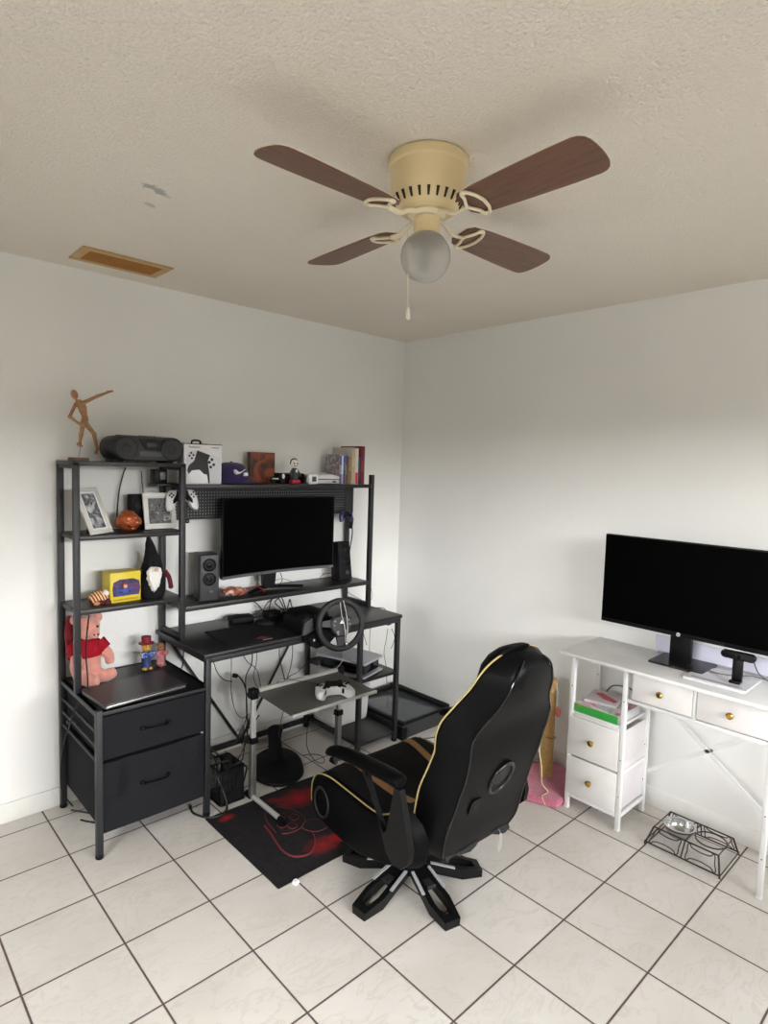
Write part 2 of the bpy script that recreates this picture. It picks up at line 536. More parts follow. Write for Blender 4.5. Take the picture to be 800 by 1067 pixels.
b = MB(); b.lathe([(.011, H-.215), (.011, H-.235), (.013, H-.245), (.021, H-.262), (.02, H-.278), (.01, H-.287), (.0, H-.289)], (FX, FY, 0), 20)
b.build('light_bulb', mat('frosted_bulb_glass', (205, 203, 196), .4), fan)
# blades (one mesh, four copies turned about the hub)
blade_m = mat_wood('walnut_veneer', (92, 62, 46), (112, 80, 62), .42, (3, 40, 30))
bl = MB(); ZB = -.158
tilt = R(-11)
def bp(x, y, z):
    return Vector((x, y*math.cos(tilt)-z*math.sin(tilt), ZB + y*math.sin(tilt)+z*math.cos(tilt)))
outl = [(.135, -.030), (.150, -.046), (.20, -.054), (.30, -.060), (.42, -.065), (.482, -.065), (.497, -.062), (.508, -.053), (.514, -.040), (.517, -.020), (.518, 0), (.517, .020), (.514, .040), (.508, .053), (.497, .062), (.482, .065), (.42, .065), (.30, .060), (.20, .054), (.150, .046), (.135, .030)]
bl.rings([[bp(x, y, -.003) for x, y in outl], [bp(x, y, .0015) for x, y in outl]])
bl.mi = 1
bl.rings([[bp(x, y, .0016) for x, y in outl], [bp(x, y, .0035) for x, y in outl]])
blade = bl.build('blade', [blade_m, mat('cream_blade_back', (215, 205, 185), .5)], fan, world=False, smooth=30)
ir = MB()
ir.tube([(.045, 0, ZB+.012), (.075, 0, ZB+.004), (.10, 0, ZB-.010), (.13, 0, ZB-.010), (.150, 0, ZB-.007)], .0075, 10, flat=.6)
for sg in (-1, 1):
    ir.tube([bp(.146, 0, -.008), bp(.152, .010*sg, -.008), bp(.164, .030*sg, -.007), bp(.168, .048*sg, -.007), bp(.180, .050*sg, -.007), bp(.196, .028*sg, -.007), bp(.202, 0, -.007)], .0046, 8)
for sg in (-1, 1): ir.ball(bp(.173, .048*sg, -.008), (.008, .008, .004), 10)
iron = ir.build('blade_arm', CREAM2, blade, world=False)
angs = [R(180.5), R(-92.5), R(-1.5), R(87)]
for k, a in enumerate(angs):
    if k == 0: o = blade
    else:
        o = blade.copy(); COL.objects.link(o); o.parent = fan
        i2 = iron.copy(); COL.objects.link(i2); i2.parent = o
    o.rotation_euler = (0, 0, a)
# pull chain
c0 = pz(430, 212, H-.17); c0 = Vector((FX-.03, FY+.022, H-.175))
cb = Vector((FX-.036, FY+.024, 2.035))
b = MB(); b.tube([c0, c0+Vector((-.008, .004, -.01)), c0+Vector((-.012, .008, -.04)), cb], .0011, 6)
for k in range(46):
    q = k/45; z = H-.20+(cb.z-(H-.20))*q
    b.ball((cb.x-.003*(1-q), cb.y+.004*(1-q), z), .0018, 6)
pc = b.build('pull_chain', CREAM2, fan)
b = MB(); b.lathe([(.001, .012), (.004, .008), (.0055, -.008), (.006, -.018), (.003, -.022), (.001, -.022)], cb, 14)
b.build('pull_knob', mat('ivory_plastic', (226, 220, 205), .4), pc)

# ============================================================ CEILING VENT
vx0, vx1, vy0, vy1 = -2.132, -1.765, -.345, -.145
vent = thing('ceiling_vent', 'tan yellowed metal air register set in the ceiling beside the wall', 'ceiling vent', ((vx0+vx1)/2, (vy0+vy1)/2, H))
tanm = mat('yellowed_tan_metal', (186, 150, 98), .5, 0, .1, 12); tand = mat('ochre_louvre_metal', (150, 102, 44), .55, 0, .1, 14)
b = MB(); w = .035
b.box(vx0, vx1, vy0, vy0+w, H-.007, H, .003); b.box(vx0, vx1, vy1-w, vy1, H-.007, H, .003)
b.box(vx0, vx0+w, vy0+w, vy1-w, H-.007, H, .003); b.box(vx1-w, vx1, vy0+w, vy1-w, H-.007, H, .003)
b.build('frame', tanm, vent)
b = MB()
for k in range(7):
    y = vy0+w+.008+k*.0185
    b.box(vx0+w, vx1-w, y-.009, y+.007, H-.004, H-.0025, 0, Euler((R(-38), 0, 0)))
b.build('louvre_blades', tand, vent)
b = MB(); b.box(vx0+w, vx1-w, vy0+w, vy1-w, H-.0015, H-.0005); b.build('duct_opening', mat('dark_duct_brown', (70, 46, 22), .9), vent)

# ==================================================== BLACK COMPUTER DESK
desk = thing('computer_desk', 'black metal and board desk with shelf tower, hutch and fabric drawers against the wall', 'desk', (-1.33, -.27, 0))
PW = .025
def post(x, y, z0, z1, foot=False, name='post'):
    b = MB(); b.box(x, x+PW, y, y+PW, z0+(.012 if foot else 0), z1, .002)
    o = b.build(name, METAL, desk)
    if foot:
        b = MB(); b.lathe([(.014, z0), (.016, z0+.004), (.015, z0+.018), (.008, z0+.02)], (x+PW/2, y+PW/2, 0), 16)
        b.build('foot_cap', MATTE, o)
    return o
def board(x0, x1, y0, y1, z0, z1, name='shelf'):
    b = MB(); b.box(x0, x1, y0, y1, z0, z1, .002); o = b.build(name, BOARD, desk); return o
XL, XT, XI, XR = -2.155, -1.692, -.790, -.506     # tower left, tower right, inner, right
YB, YM, YF = -.045, -.265, -.527
ZD = .755                                          # desk surface
post(XL, YB, 0, 1.588, True); post(XL, YM, .605, 1.588); post(XL, YF, 0, .612, True, 'leg')
post(XT, YB, 0, 1.588, True); post(XT, YM, ZD, 1.588); post(XT, YF, 0, ZD-.02, True, 'leg')
post(XR, YB, 0, ZD-.02, True, 'leg'); post(XR, YF, 0, ZD-.02, True, 'leg')
post(XI, YB, 0, ZD-.02, True, 'leg'); post(XI, YF, 0, ZD-.02, True, 'leg')
post(XR, YM, ZD, 1.552); post(XR, YB, ZD, 1.552)
# tower boards with their metal rims
board(XL, XT+PW, YM, YB+PW, 1.573, 1.592); board(XL+.01, XT+PW, YM+.002, YB+.02, 1.258, 1.276); board(XL+.01, XT+PW, YM+.002, YB+.02, .940, .960)
board(XL+.005, XT+PW-.003, YF+.005, YB+.02, .588, .604)
# hutch boards
board(XT+PW, XR, YM, YB+.02, 1.474, 1.494); board(XT+PW, XR, YM, YB+.02, .888, .912)
# tabletop
b = MB(); b.box(-1.705, -.478, -.536, -.018, ZD-.020, ZD, .003); b.build('tabletop', BOARD, desk)
# right bay shelves
board(XI+.01, XR+PW-.003, YF+.006, YB+.02, .405, .421); board(XI+.01, XR+PW-.003, YF+.006, YB+.02, .045, .061)
# rails
def rail(name, *q, cyl=False):
    b = MB()
    if cyl: b.cyl(q[0], q[1], q[2], seg=10)
    else: b.box(*q, .002)
    b.build(name, METAL, desk)
for x in (XL, XT): rail('side_rail', x+.002, x+PW-.002, YF+PW, YB, .585, .604)
for y in (YF, YB): rail('end_rail', XL+PW, XT, y+.002, y+PW-.002, .588, .604)
for z in (.515, .455, .395): rail('side_rod', (XL+.012, YF+.02, z), (XL+.012, YB+.005, z), .006, cyl=True)
rail('side_rail', XT+.004, XT+PW-.004, YF+PW, YB, .09, .108)
rail('apron_rail', XT+PW, XR, YF+.002, YF+PW, ZD-.045, ZD-.021); rail('apron_rail', XT+PW, XR, YB, YB+PW-.002, ZD-.045, ZD-.021)
for x in (XT, XI, XR): rail('apron_rail', x+.002, x+PW-.002, YF+PW, YB, ZD-.045, ZD-.021)
rail('tower_rail', XT+.002, XT+PW-.002, YM+PW, YB, ZD+.001, ZD+.022); rail('tower_rail', XR+.002, XR+PW-.002, YM+PW, YB, ZD+.001, ZD+.022)
rail('tower_rail', XL+.002, XL+PW-.002, YM+PW, YB, 1.56, 1.572); rail('tower_rail', XT+.002, XT+PW-.002, YM+PW, YB, 1.56, 1.572)
b = MB(); b.box(XT+PW, XI, YB+.004, YB+.022, .030, .058, .002)
b.build('crossbar', METAL, desk)
for q in ((-1.66, .72, -1.235, .05), (-.80, .72, -1.225, .05)):
    b = MB(); b.bar((q[0], YB+.012, q[1]), (q[2], YB+.012, q[3]), .006, .014); b.build('brace', METAL, desk)
# drawers
def drawer(z0, z1, hz, wrinkle):
    b = MB()
    b.box(XL+PW+.001, XT-.001, YF+.02, YB+.015, z0+.004, z1-.004, .004)
    o = b.build('drawer', FABRIC, desk)
    b = MB()
    x0, x1 = XL+PW+.003, XT-.003; nx, nz = 26, 20
    def pt(i, j):
        u, v = i/nx, j/nz
        y = -.004*math.sin(PI*u)*math.sin(PI*v)
        if wrinkle:
            y -= .003*math.sin(PI*u)+.030*math.exp(-(((u-.12)/.06)**2+((v-.72-.1*u)/.22)**2)) - .012*math.exp(-(((u-.22)/.07)**2+((v-.6)/.3)**2))
            y -= .018*math.exp(-(((u-.90)/.05)**2+((v-.78+.6*(u-.9))/.16)**2)) - .006*math.exp(-(((u-.80)/.06)**2+((v-.85)/.12)**2))
            y -= .003*math.sin(9*u+3*v)*v
        return Vector((x0+(x1-x0)*u, YF+.010+y, z0+(z1-z0)*v))
    V = [[b.bm.verts.new(pt(i, j)) for j in range(nz+1)] for i in range(nx+1)]
    for i in range(nx):
        for j in range(nz): b.bm.faces.new((V[i][j], V[i+1][j], V[i+1][j+1], V[i][j+1]))
    r = bmesh.ops.extrude_face_region(b.bm, geom=list(b.bm.faces))
    for v in [g for g in r['geom'] if isinstance(g, bmesh.types.BMVert)]: v.co.y += .012
    b.build('front_panel', FABRIC, o, smooth=60)
    b = MB(); hx0, hx1 = -1.972, -1.865; y = YF-.004
    b.tube([(hx0, y+.01, hz), (hx0+.006, y-.012, hz), (hx0+.02, y-.021, hz), ((hx0+hx1)/2, y-.024, hz), (hx1-.02, y-.021, hz), (hx1-.006, y-.012, hz), (hx1, y+.01, hz)], .005, 10)
    for x in (hx0, hx1): b.ball((x, y+.002, hz), (.011, .008, .009), 10)
    b.build('handle', BLACK, o)
drawer(.402, .580, .497, False)
drawer(.098, .388, .263, True)
# pegboard (perforated sheet with a folded rim)
b = MB()
gx0, gx1, gz0, gz1, gy = -1.664, -.525, 1.318, 1.474, -.118
b.box(gx0, gx1, gy, gy+.0015, gz0, gz1)
peg = b.build('pegboard', mat_pegboard(), desk, smooth=0)
b = MB()
b.box(gx0, gx1, gy-.003, gy+.012, gz0-.004, gz0+.006); b.box(gx0, gx1, gy-.003, gy+.012, gz1-.006, gz1)
b.box(gx0-.004, gx0+.006, gy-.003, gy+.012, gz0, gz1); b.box(gx1-.006, gx1+.004, gy-.003, gy+.012, gz0, gz1)
b.build('pegboard_rim', METAL, peg, smooth=0)
# ======================================================= white sticker on foot
# ================================================== THINGS ON THE TOWER TOP
ZT = 1.592
# mannequin
woodm = mat_wood('pale_mannequin_wood', (150, 108, 72), (176, 132, 92), .5, (8, 8, 40))
man = thing('artist_mannequin', 'jointed wooden drawing mannequin posed with one arm out, on the shelf tower top', 'figurine', (-2.085, -.14, ZT))
def Q(u, v, y=-.14): return py(u, v, y)
b = MB()
head = Q(77.5, 411)
b.ball(head, (.014, .015, .021), 14, Euler((0, R(-18), 0)))
b.tube([Q(79, 416), Q(81.5, 420)], .006, 10, smooth=0)
b.tube([Q(80, 418), Q(84, 421), Q(86.5, 428), Q(88, 434)], .02, 14, radii=[.010, .024, .020, .013], flat=.7)
b.tube([Q(88, 432), Q(88.5, 437), Q(87, 442)], .017, 12, radii=[.012, .018, .015], flat=.75)
for pts, rr in (
    ([Q(87, 419.5, -.15), Q(100, 413.5, -.16)], [.0085, .0065]), ([Q(101, 413, -.16), Q(112, 409, -.165)], [.0075, .005]), ([Q(112, 408.6, -.165), Q(117, 407.5, -.165)], [.006, .004]),
    ([Q(79, 421, -.13), Q(72.5, 434, -.15)], [.008, .0065]), ([Q(72.5, 434, -.15), Q(81, 440.5, -.18)], [.0075, .005]), ([Q(81, 440.5, -.18), Q(85, 443, -.185)], [.006, .004]),
    ([Q(86.5, 441, -.15), Q(84.5, 452, -.16)], [.011, .008]), ([Q(84.5, 452, -.16), Q(83, 461, -.15)], [.009, .0055]),
    ([Q(89, 441, -.135), Q(98, 452, -.12)], [.0115, .0085]), ([Q(98, 452, -.12), Q(101.5, 468, -.10)], [.0095, .006])):
    b.tube(pts, .01, 10, smooth=0, radii=rr)
    for p, r_ in zip(pts, rr): b.ball(p, r_*1.08, 10)
b.tube([Q(83, 461.5, -.15), Q(81.5, 463, -.17), Q(86, 465, -.18)], .006, 8, radii=[.006, .007, .004])
b.tube([Q(101.5, 468, -.10), Q(100, 472, -.11)], .006, 8, smooth=0, radii=[.006, .007])
b.build('jointed_figure', woodm, man)
b = MB(); sb = Q(82, 480); b.cyl((sb.x, -.14, ZT+.01), Q(84.5, 461, -.142), .0022, seg=8); b.build('support_rod', CHROME, man)
b = MB(); b.prism(circle(sb.x, -.14, .042, .042, 28), ZT, ZT+.014, 'XY', .002); b.build('stand_base', mat_wood('reddish_base_wood', (110, 80, 66), (128, 96, 80), .5), man)
# boombox
boo = thing('portable_stereo', 'rounded black portable stereo lying along the top of the shelf tower', 'radio', (-1.825, -.155, ZT), 0)
b = MB()
bx0, bx1, bz0, bz1, byf = -1.992, -1.660, ZT+.006, ZT+.118, -.235
zc = (bz0+bz1)/2; hr = (bz1-bz0)/2
out = [(x, z) for x, z in rrect(bx0, bx1, bz0, bz1, hr*.98, 9)]
b.prism(out, byf, -.065, 'XZ', .014)
for x in (-1.95, -1.72): b.box(x-.02, x+.02, -.20, -.09, ZT, ZT+.012, .003)
b.build('stereo_body', mat('dark_speckled_plastic', (27, 28, 30), .5), boo, smooth=50)
for x in (bx0+.063, bx1-.063):
    b = MB()
    b.lathe([(.050, byf-.001), (.051, byf-.008), (.046, byf-.010), (.043, byf-.006), (.02, byf-.004), (.012, byf-.010), (.001, byf-.012)], (x, 0, zc), 32, 'Y')
    o = b.build('speaker_cone', mat('charcoal_speaker_grille', (36, 37, 40), .6), boo)
b = MB()
b.prism([(bx0+.115, bz1-.012), (bx1-.10, bz1-.012), (bx1-.125, zc-.004), (bx0+.145, zc-.004)], byf-.004, byf+.004, 'XZ')
b.mi = 1; b.box(bx0+.150, bx0+.20, byf-.007, byf, zc+.008, zc+.028, .002)
b.mi = 2; b.box(bx0+.118, bx0+.222, byf-.005, byf, zc-.034, zc-.012, .003)
for k in range(6): b.cyl((bx0+.13+k*.014, byf+.03, bz1-.002), (bx0+.13+k*.014, byf+.03, bz1+.003), .005, seg=8)
b.build('control_panel', [GLOSS, GREYPL, mat('mid_grey_plastic', (70, 72, 74), .5)], boo)
b = MB(); b.box(bx0+.06, bx1-.06, -.125, -.105, bz1-.004, bz1+.004, .003); b.build('folded_handle', GREYPL, boo)

# controller geometry -------------------------------------------------------
def pad_outline():
    h = [(0, .036), (.030, .040), (.052, .040), (.068, .028), (.077, .002), (.082, -.030), (.080, -.058), (.070, -.066), (.058, -.060), (.046, -.034), (.034, -.018), (.016, -.014), (0, -.014)]
    return h + [(-x, y) for x, y in reversed(h[1:-1])]
def dark_outline():
    h = [(0, .034), (.028, .036), (.034, .014), (.050, -.010), (.052, -.030), (.040, -.026), (.030, -.013), (.014, -.010), (0, -.010)]
    return h + [(-x, y) for x, y in reversed(h[1:-1])]
def game_pad(label, M, body, dark, name='game_controller', sc=1.0, group=None):
    loc = M.to_translation()
    o = thing(name, label, 'game controller', loc, 0, group)
    MM = M @ Matrix.Scale(sc, 4)
    def rr(poly, z0, z1, ins):
        b = MB(); b.M = MM; b.prism(poly, z0, z1, 'XY', ins); return b
    po, _ = crom([Vector((x, y, 0)) for x, y in pad_outline()], 3, True)
    b = rr([(p.x, p.y) for p in po], -.019, .017, .009)
    b.build('grip_shell', body, o, smooth=60)
    b = rr(dark_outline(), -.016, .0195, .003)
    for sx in (-1, 1):
        b.lathe([(.013, .015), (.012, .024), (.006, .027), (.006, .033), (.0105, .036), (.0095, .039), (.001, .037)], (sx*.027, -.006, 0), 18)
    b.prism(rrect(-.026, .026, .010, .036, .005, 3), .018, .0212, 'XY')
    b.build('centre_panel', dark, o)
    b = MB(); b.M = MM
    for k in range(4):
        a = k*PI/2
        b.cyl((.056+.012*math.cos(a), .014+.012*math.sin(a), .014), (.056+.012*math.cos(a), .014+.012*math.sin(a), .0205), .0045, seg=10)
        b.box(-.056+.009*math.cos(a)-.004, -.056+.009*math.cos(a)+.004, .014+.009*math.sin(a)-.004, .014+.009*math.sin(a)+.004, .014, .0200, .001)
    b.build('button_cluster', dark if body is not dark else body, o)
    return o

# controller retail box
psb = thing('controller_box', 'white retail box printed with a white and black game controller', 'box', (-1.55, -.17, 1.494))
cx0, cx1, cz0, cz1, cyf = -1.648, -1.452, 1.494, 1.688, -.20
b = MB(); b.box(cx0, cx1, cyf, cyf+.075, cz0, cz1, .0012)
b.build('carton', mat('glossy_white_card', (224, 224, 226), .4), psb)
b = MB(); b.box(cx0-.001, cx1+.001, cyf-.0012, cyf+.076, cz1-.003, cz1+.001); b.build('black_top_edge', MATTE, psb)
b = MB(); hx = cx0+.075
b.tube([(hx-.022, cyf+.03, cz1), (hx-.02, cyf+.03, cz1+.014), (hx, cyf+.03, cz1+.017), (hx+.02, cyf+.03, cz1+.014), (hx+.022, cyf+.03, cz1)], .0045, 8, flat=1)
b.build('hanging_tab', MATTE, psb)
b = MB()
def A(x, z): return (cx0+x*(cx1-cx0), cz0+z*(cz1-cz0))
y0 = cyf-.0004
# pale pad body
pale = [A(.04, .52), A(.08, .74), A(.16, .82), A(.30, .84), A(.62, .74), (A(.80, .72)), A(.94, .66), A(.97, .50), A(.97, .08), A(.93, .01), A(.70, .01), A(.66, .16), A(.40, .30), A(.18, .32), A(.10, .22), A(.08, .01), A(.03, .01)]
b.prism(pale, y0, y0-.0006, 'XZ')
b.mi = 1
b.prism([A(.34, .84), A(.68, .73), A(.62, .58), A(.63, .47), A(.66, .30), A(.68, .02), A(.64, .02), A(.60, .24), A(.52, .25), A(.40, .36), A(.20, .34), A(.12, .25), A(.08, .34), (A(.12, .46)), A(.26, .58)], y0-.0007, y0-.0012, 'XZ')
for dx, dz in ((.73, .56), (.66, .49), (.78, .43), (.70, .37)):
    b.prism(circle(*A(dx, dz+.06), .0075, .0075, 14), y0-.0007, y0-.0014, 'XZ')
for dx, dz in ((.16, .75), (.22, .70), (.12, .68), (.18, .62)):
    b.prism(circle(*A(dx+.02, dz+.02), .006, .006, 6), y0-.0007, y0-.0014, 'XZ')
b.mi = 2
b.prism([A(.20, .34), A(.34, .38), A(.48, .33), A(.60, .20), A(.64, .02), A(.20, .02), A(.13, .20)], y0-.0007, y0-.0010, 'XZ')
b.mi = 1
text_mb(b, 'PlayStation', .013, Matrix.Translation((cx0+.052, y0-.0006, cz1-.016)) @ Euler((PI/2, 0, 0)).to_matrix().to_4x4())
text_mb(b, 'DualSense', .010, Matrix.Translation((cx1-.035, y0-.0006, cz1-.016)) @ Euler((PI/2, 0, 0)).to_matrix().to_4x4())
b.build('printed_picture', [mat('pale_grey_print', (205, 207, 212), .4), mat('black_print', (28, 27, 30), .45), mat('white_print', (236, 236, 238), .4)], psb, smooth=0)

# ============================================================= HUTCH SHELF
ZH = 1.494
cap = thing('baseball_cap', 'purple baseball cap with a small white logo beside the controller box', 'cap', (-1.355, -.15, ZH))
purple = mat('purple_cap_fabric', (36, 18, 70), .85, 0, .1, 60, bump=.3, bs=400, sheen=.2)
b = MB()
rs = []
for i in range(9):
    a = i/8*PI/2
    rr_ = math.cos(a)**.62; z = ZH+.012+.098*math.sin(a)**.9
    rs.append([Vector((-1.362+.092*rr_*math.cos(q), -.135+.098*rr_*math.sin(q), z)) for q in [2*PI*k/32 for k in range(32)]])
b.rings([[Vector((p.x, p.y, ZH+.004)) for p in rs[0]]]+rs)
b.build('crown', purple, cap, smooth=60)
b = MB()
br = []
for k in range(15):
    a = R(200)+R(140)*k/14
    br.append((-1.355+.105*math.cos(a)+.02, -.135+.115*math.sin(a)))
b.rings([[Vector((x, y, ZH+.004+.020*(1-((x+1.335)/.11)**2)*0.6)) for x, y in br], [Vector((x, y, ZH+.008+.020*(1-((x+1.335)/.11)**2)*0.6)) for x, y in br]])
b.build('brim', purple, cap, smooth=60)
b = MB(); b.ball((-1.362, -.135, ZH+.111), (.007, .007, .004), 10); b.build('top_button', purple, cap)
# white logo on the cap front
b = MB()
LMx = Matrix.Translation((-1.362, -.2345, ZH+.058)) @ Euler((R(78), 0, R(6))).to_matrix().to_4x4()
sw = [(-.034, .016), (-.034, .002), (-.024, -.008), (-.008, -.004), (.032, .020), (-.002, .004), (-.016, .003), (-.024, .008)]
b.M = LMx; b.prism(sw, -.012, .006, 'XY')
text_mb(b, 'SB', .020, LMx @ Matrix.Translation((.024, -.009, .003)), .006, .0012)
b.build('white_logo', mat('white_embroidery', (225, 222, 228), .7), cap, smooth=0)
# picture box
p0 = (-1.203, -1.067)
ob = thing('picture_box', 'thin dark box with an orange and brown cover standing behind the purple cap', 'box', (-1.19, -.08, ZH))
b = MB(); b.box(p0[0]-.02, p0[1]+.0, -.085, -.055, ZH, ZH+.168, .001); b.build('case', mat('brown_card', (70, 42, 32), .6), ob)
b = MB(); b.box(p0[0]-.017, p0[1]-.003, -.0862, -.0855, ZH+.003, ZH+.165); b.build('cover_picture', mat_cardart('orange_brown_cover_art', [(30, 24, 22), (66, 36, 26), (128, 60, 32), (150, 72, 36), (44, 30, 26)], 12), ob, smooth=0)
# small gadgets between cap and figurine
g1 = thing('toy_motorbike', 'small black toy vehicle with white details between the cap and the skull figurine', 'toy', (-1.10, -.19, ZH))
b = MB()
for x in (-1.145, -1.085):
    b = MB(); b.lathe([(.004, -.006), (.017, -.006), (.019, 0), (.017, .006), (.004, .006)], (x, -.19, ZH+.019), 18, 'Y'); b.build('wheel', BLACK, g1)
b = MB(); b.prism([(-1.155, ZH+.030), (-1.14, ZH+.042), (-1.11, ZH+.036), (-1.095, ZH+.052), (-1.08, ZH+.046), (-1.075, ZH+.022), (-1.13, ZH+.018)], -.20, -.18, 'XZ', .003); b.build('toy_body', BLACK, g1)
b = MB(); b.box(-1.155, -1.12, -.205, -.19, ZH+.026, ZH+.032, .001); b.ball((-1.088, -.203, ZH+.042), (.009, .006, .014), 10); b.build('white_trim', WHITE, g1)
g2 = thing('black_case', 'flat black glossy case lying behind the skull figurine', 'case', (-1.0, -.10, ZH))
b = MB(); b.box(-1.07, -.90, -.135, -.06, ZH, ZH+.058, .006); b.build('case_body', BLACK, g2)
b = MB(); b.box(-1.068, -.902, -.1365, -.135, ZH+.036, ZH+.039); b.build('lid_seam', GREYPL, g2)
# figurine with white round head
fg = thing('skull_figurine', 'little figurine with a round white skull face, dark suit and red shoes', 'figurine', (-1.008, -.19, ZH))
b = MB(); b.ball((-1.008, -.19, ZH+.112), (.023, .020, .023), 18); hd = b.build('head', mat('bone_white_vinyl', (228, 224, 216), .5), fg)
b = MB()
for sx in (-1, 1): b.ball((-1.012+sx*.0085, -.2085, ZH+.112), (.0052, .004, .0048), 10)
for k in range(5): b.ball((-1.012+(k-2)*.0045, -.2075, ZH+.099), (.0012, .002, .003), 6)
b.build('eye', BLACK, hd)
b = MB(); b.tube([(-1.032, -.185, ZH+.108), (-1.027, -.186, ZH+.130), (-1.008, -.188, ZH+.1385), (-.989, -.186, ZH+.130), (-.984, -.185, ZH+.108)], .0035, 8); b.build('headphones', BLACK, hd)
b = MB(); b.tube([(-1.008, -.19, ZH+.02), (-1.008, -.19, ZH+.055), (-1.008, -.19, ZH+.088)], .02, 12, radii=[.020, .023, .012])
for sx in (-1, 1): b.tube([(-1.008+sx*.016, -.192, ZH+.078), (-1.008+sx*.03, -.197, ZH+.055), (-1.008+sx*.024, -.207, ZH+.042)], .006, 8)
b.build('suit_body', mat('dark_grey_vinyl', (52, 54, 54), .6), fg)
b = MB(); b.ball((-1.008, -.211, ZH+.072), (.008, .004, .009), 10); b.build('white_bow', WHITE, fg)
b = MB()
b.cb((-1.008, -.195, ZH+.012), (.058, .04, .024), .008); b.build('red_shoes', mat('crimson_vinyl', (150, 24, 44), .5), fg)
# white cube timer
tm = thing('digital_timer', 'small white square timer with a grey display at the hutch shelf edge', 'timer', (-.905, -.205, ZH))
b = MB(); b.box(-.936, -.875, -.235, -.195, ZH, ZH+.058, .010, seg=3); b.build('timer_case', WHITE, tm)
b = MB(); b.box(-.920, -.891, -.2362, -.2345, ZH+.015, ZH+.044, .001); b.build('display', mat('grey_lcd', (90, 94, 88), .35), tm)
b = MB()
for k in range(3): b.box(-.917+k*.009, -.911+k*.009, -.2368, -.2361, ZH+.020, ZH+.038)
b.build('lcd_digits', mat('dark_lcd_digit', (50, 52, 50), .5), tm, smooth=0)
# old white console
oc = thing('white_game_console', 'flat light grey game console with curved lid beside the game cases', 'game console', (-.79, -.15, ZH))
b = MB(); b.box(-.885, -.718, -.225, -.075, ZH+.003, ZH+.026, .006); b.build('console_base', mat('light_grey_plastic', (192, 192, 194), .4), oc)
b = MB()
rs = []
for i in range(13):
    x = -.885+.167*i/12; h = .036+.024*math.sin(PI*min(1, (i+1.5)/15))**.7
    rs.append([Vector((x, -.223, ZH+.030)), Vector((x, -.223, ZH+h*.92)), Vector((x, -.20, ZH+h)), Vector((x, -.10, ZH+h)), Vector((x, -.077, ZH+.030))])
b.rings(rs); b.build('console_lid', mat('light_grey_plastic_lid', (200, 200, 202), .35), oc, smooth=50)
b = MB(); b.box(-.883, -.720, -.221, -.08, ZH+.0255, ZH+.0305); b.box(-.768, -.743, -.2265, -.222, ZH+.010, ZH+.019, .001); b.build('dark_seam', BLACK, oc)
# game cases
def case(name, label, cat, x0, x1, yf, d, h, cm, spine_cols, group, cover=None, tilt_=0):
    o = thing(name, label, cat, ((x0+x1)/2, yf+d/2, ZH), 0, group)
    b = MB(); b.box(x0, x1, yf, yf+d, ZH, ZH+h, .0015); b.build('cover_shell' if cat == 'game case' else 'book_cover', cm, o)
    b = MB(); w_ = x1-x0
    n = len(spine_cols)
    mats_ = []
    for k, c in enumerate(spine_cols):
        b.mi = k; b.box(x0+w_*.12, x1-w_*.12, yf-.0010, yf-.0002, ZH+h*(1-(k+1)/n)*.94+.004, ZH+h*(1-k/n)*.94+.003)
        mats_.append(mat('spine_print_%d_%d_%d' % c, c, .5))
    b.build('spine_label', mats_, o, smooth=0)
    return o
gmat = mat('translucent_case_plastic', (150, 155, 175), .2)
xs = -.700
o1 = case('game_case', 'video game case with colourful picture cover facing out, nearest the grey console', 'game case', -0.7110, -0.6970, -.215, .135, .172, gmat, [(60, 64, 90), (150, 150, 165), (80, 60, 100)], 'game cases on the hutch shelf')
b = MB(); b.box(-.7122, -.7111, -.210, -.085, ZH+.004, ZH+.168); b.build('cover_picture', mat_cardart('mixed_cover_art', [(70, 60, 80), (150, 120, 120), (90, 100, 90), (190, 180, 190), (60, 50, 70)], 30), o1, smooth=0)
case('game_case', 'white spined game case second from the grey console', 'game case', -0.6960, -0.6820, -.213, .135, .172, gmat, [(215, 220, 235), (220, 222, 235), (150, 160, 200)], 'game cases on the hutch shelf')
case('game_case', 'blue topped game case with a red patch third from the grey console', 'game case', -0.6810, -0.6670, -.212, .135, .172, gmat, [(60, 66, 140), (110, 112, 118), (70, 60, 62), (110, 40, 50)], 'game cases on the hutch shelf')
case('game_case', 'grey blue game case touching the tan paperback', 'game case', -0.6660, -0.6530, -.212, .135, .174, gmat, [(70, 78, 140), (120, 125, 130), (90, 80, 84)], 'game cases on the hutch shelf')
bk = [(-.650, -.630, .16, (142, 118, 84), [(150, 120, 80), (120, 90, 60)], 'tan paperback beside the blue game cases', .160),
      (-.629, -.603, .185, (176, 170, 158), [(190, 172, 140), (176, 160, 130)], 'beige thick paperback after the tan one', .215),
      (-.602, -.577, .185, (205, 202, 196), [(214, 208, 196), (200, 196, 186), (190, 60, 54)], 'cream book with a red and white mark low on its spine', .212),
      (-.576, -.562, .17, (70, 76, 110), [(50, 60, 100), (40, 48, 84)], 'short navy book beside the dark red one', .160),
      (-.560, -.528, .19, (98, 20, 34), [(112, 26, 42), (120, 40, 50), (98, 20, 34)], 'thick dark red hardback at the end of the book row', .226)]
for x0, x1, d, c, sp, lb, h in bk:
    case('book', lb, 'book', x0, x1, -.225, d, h, mat('book_cloth_%d_%d_%d' % c, c, .6), sp, 'books at the end of the hutch shelf')
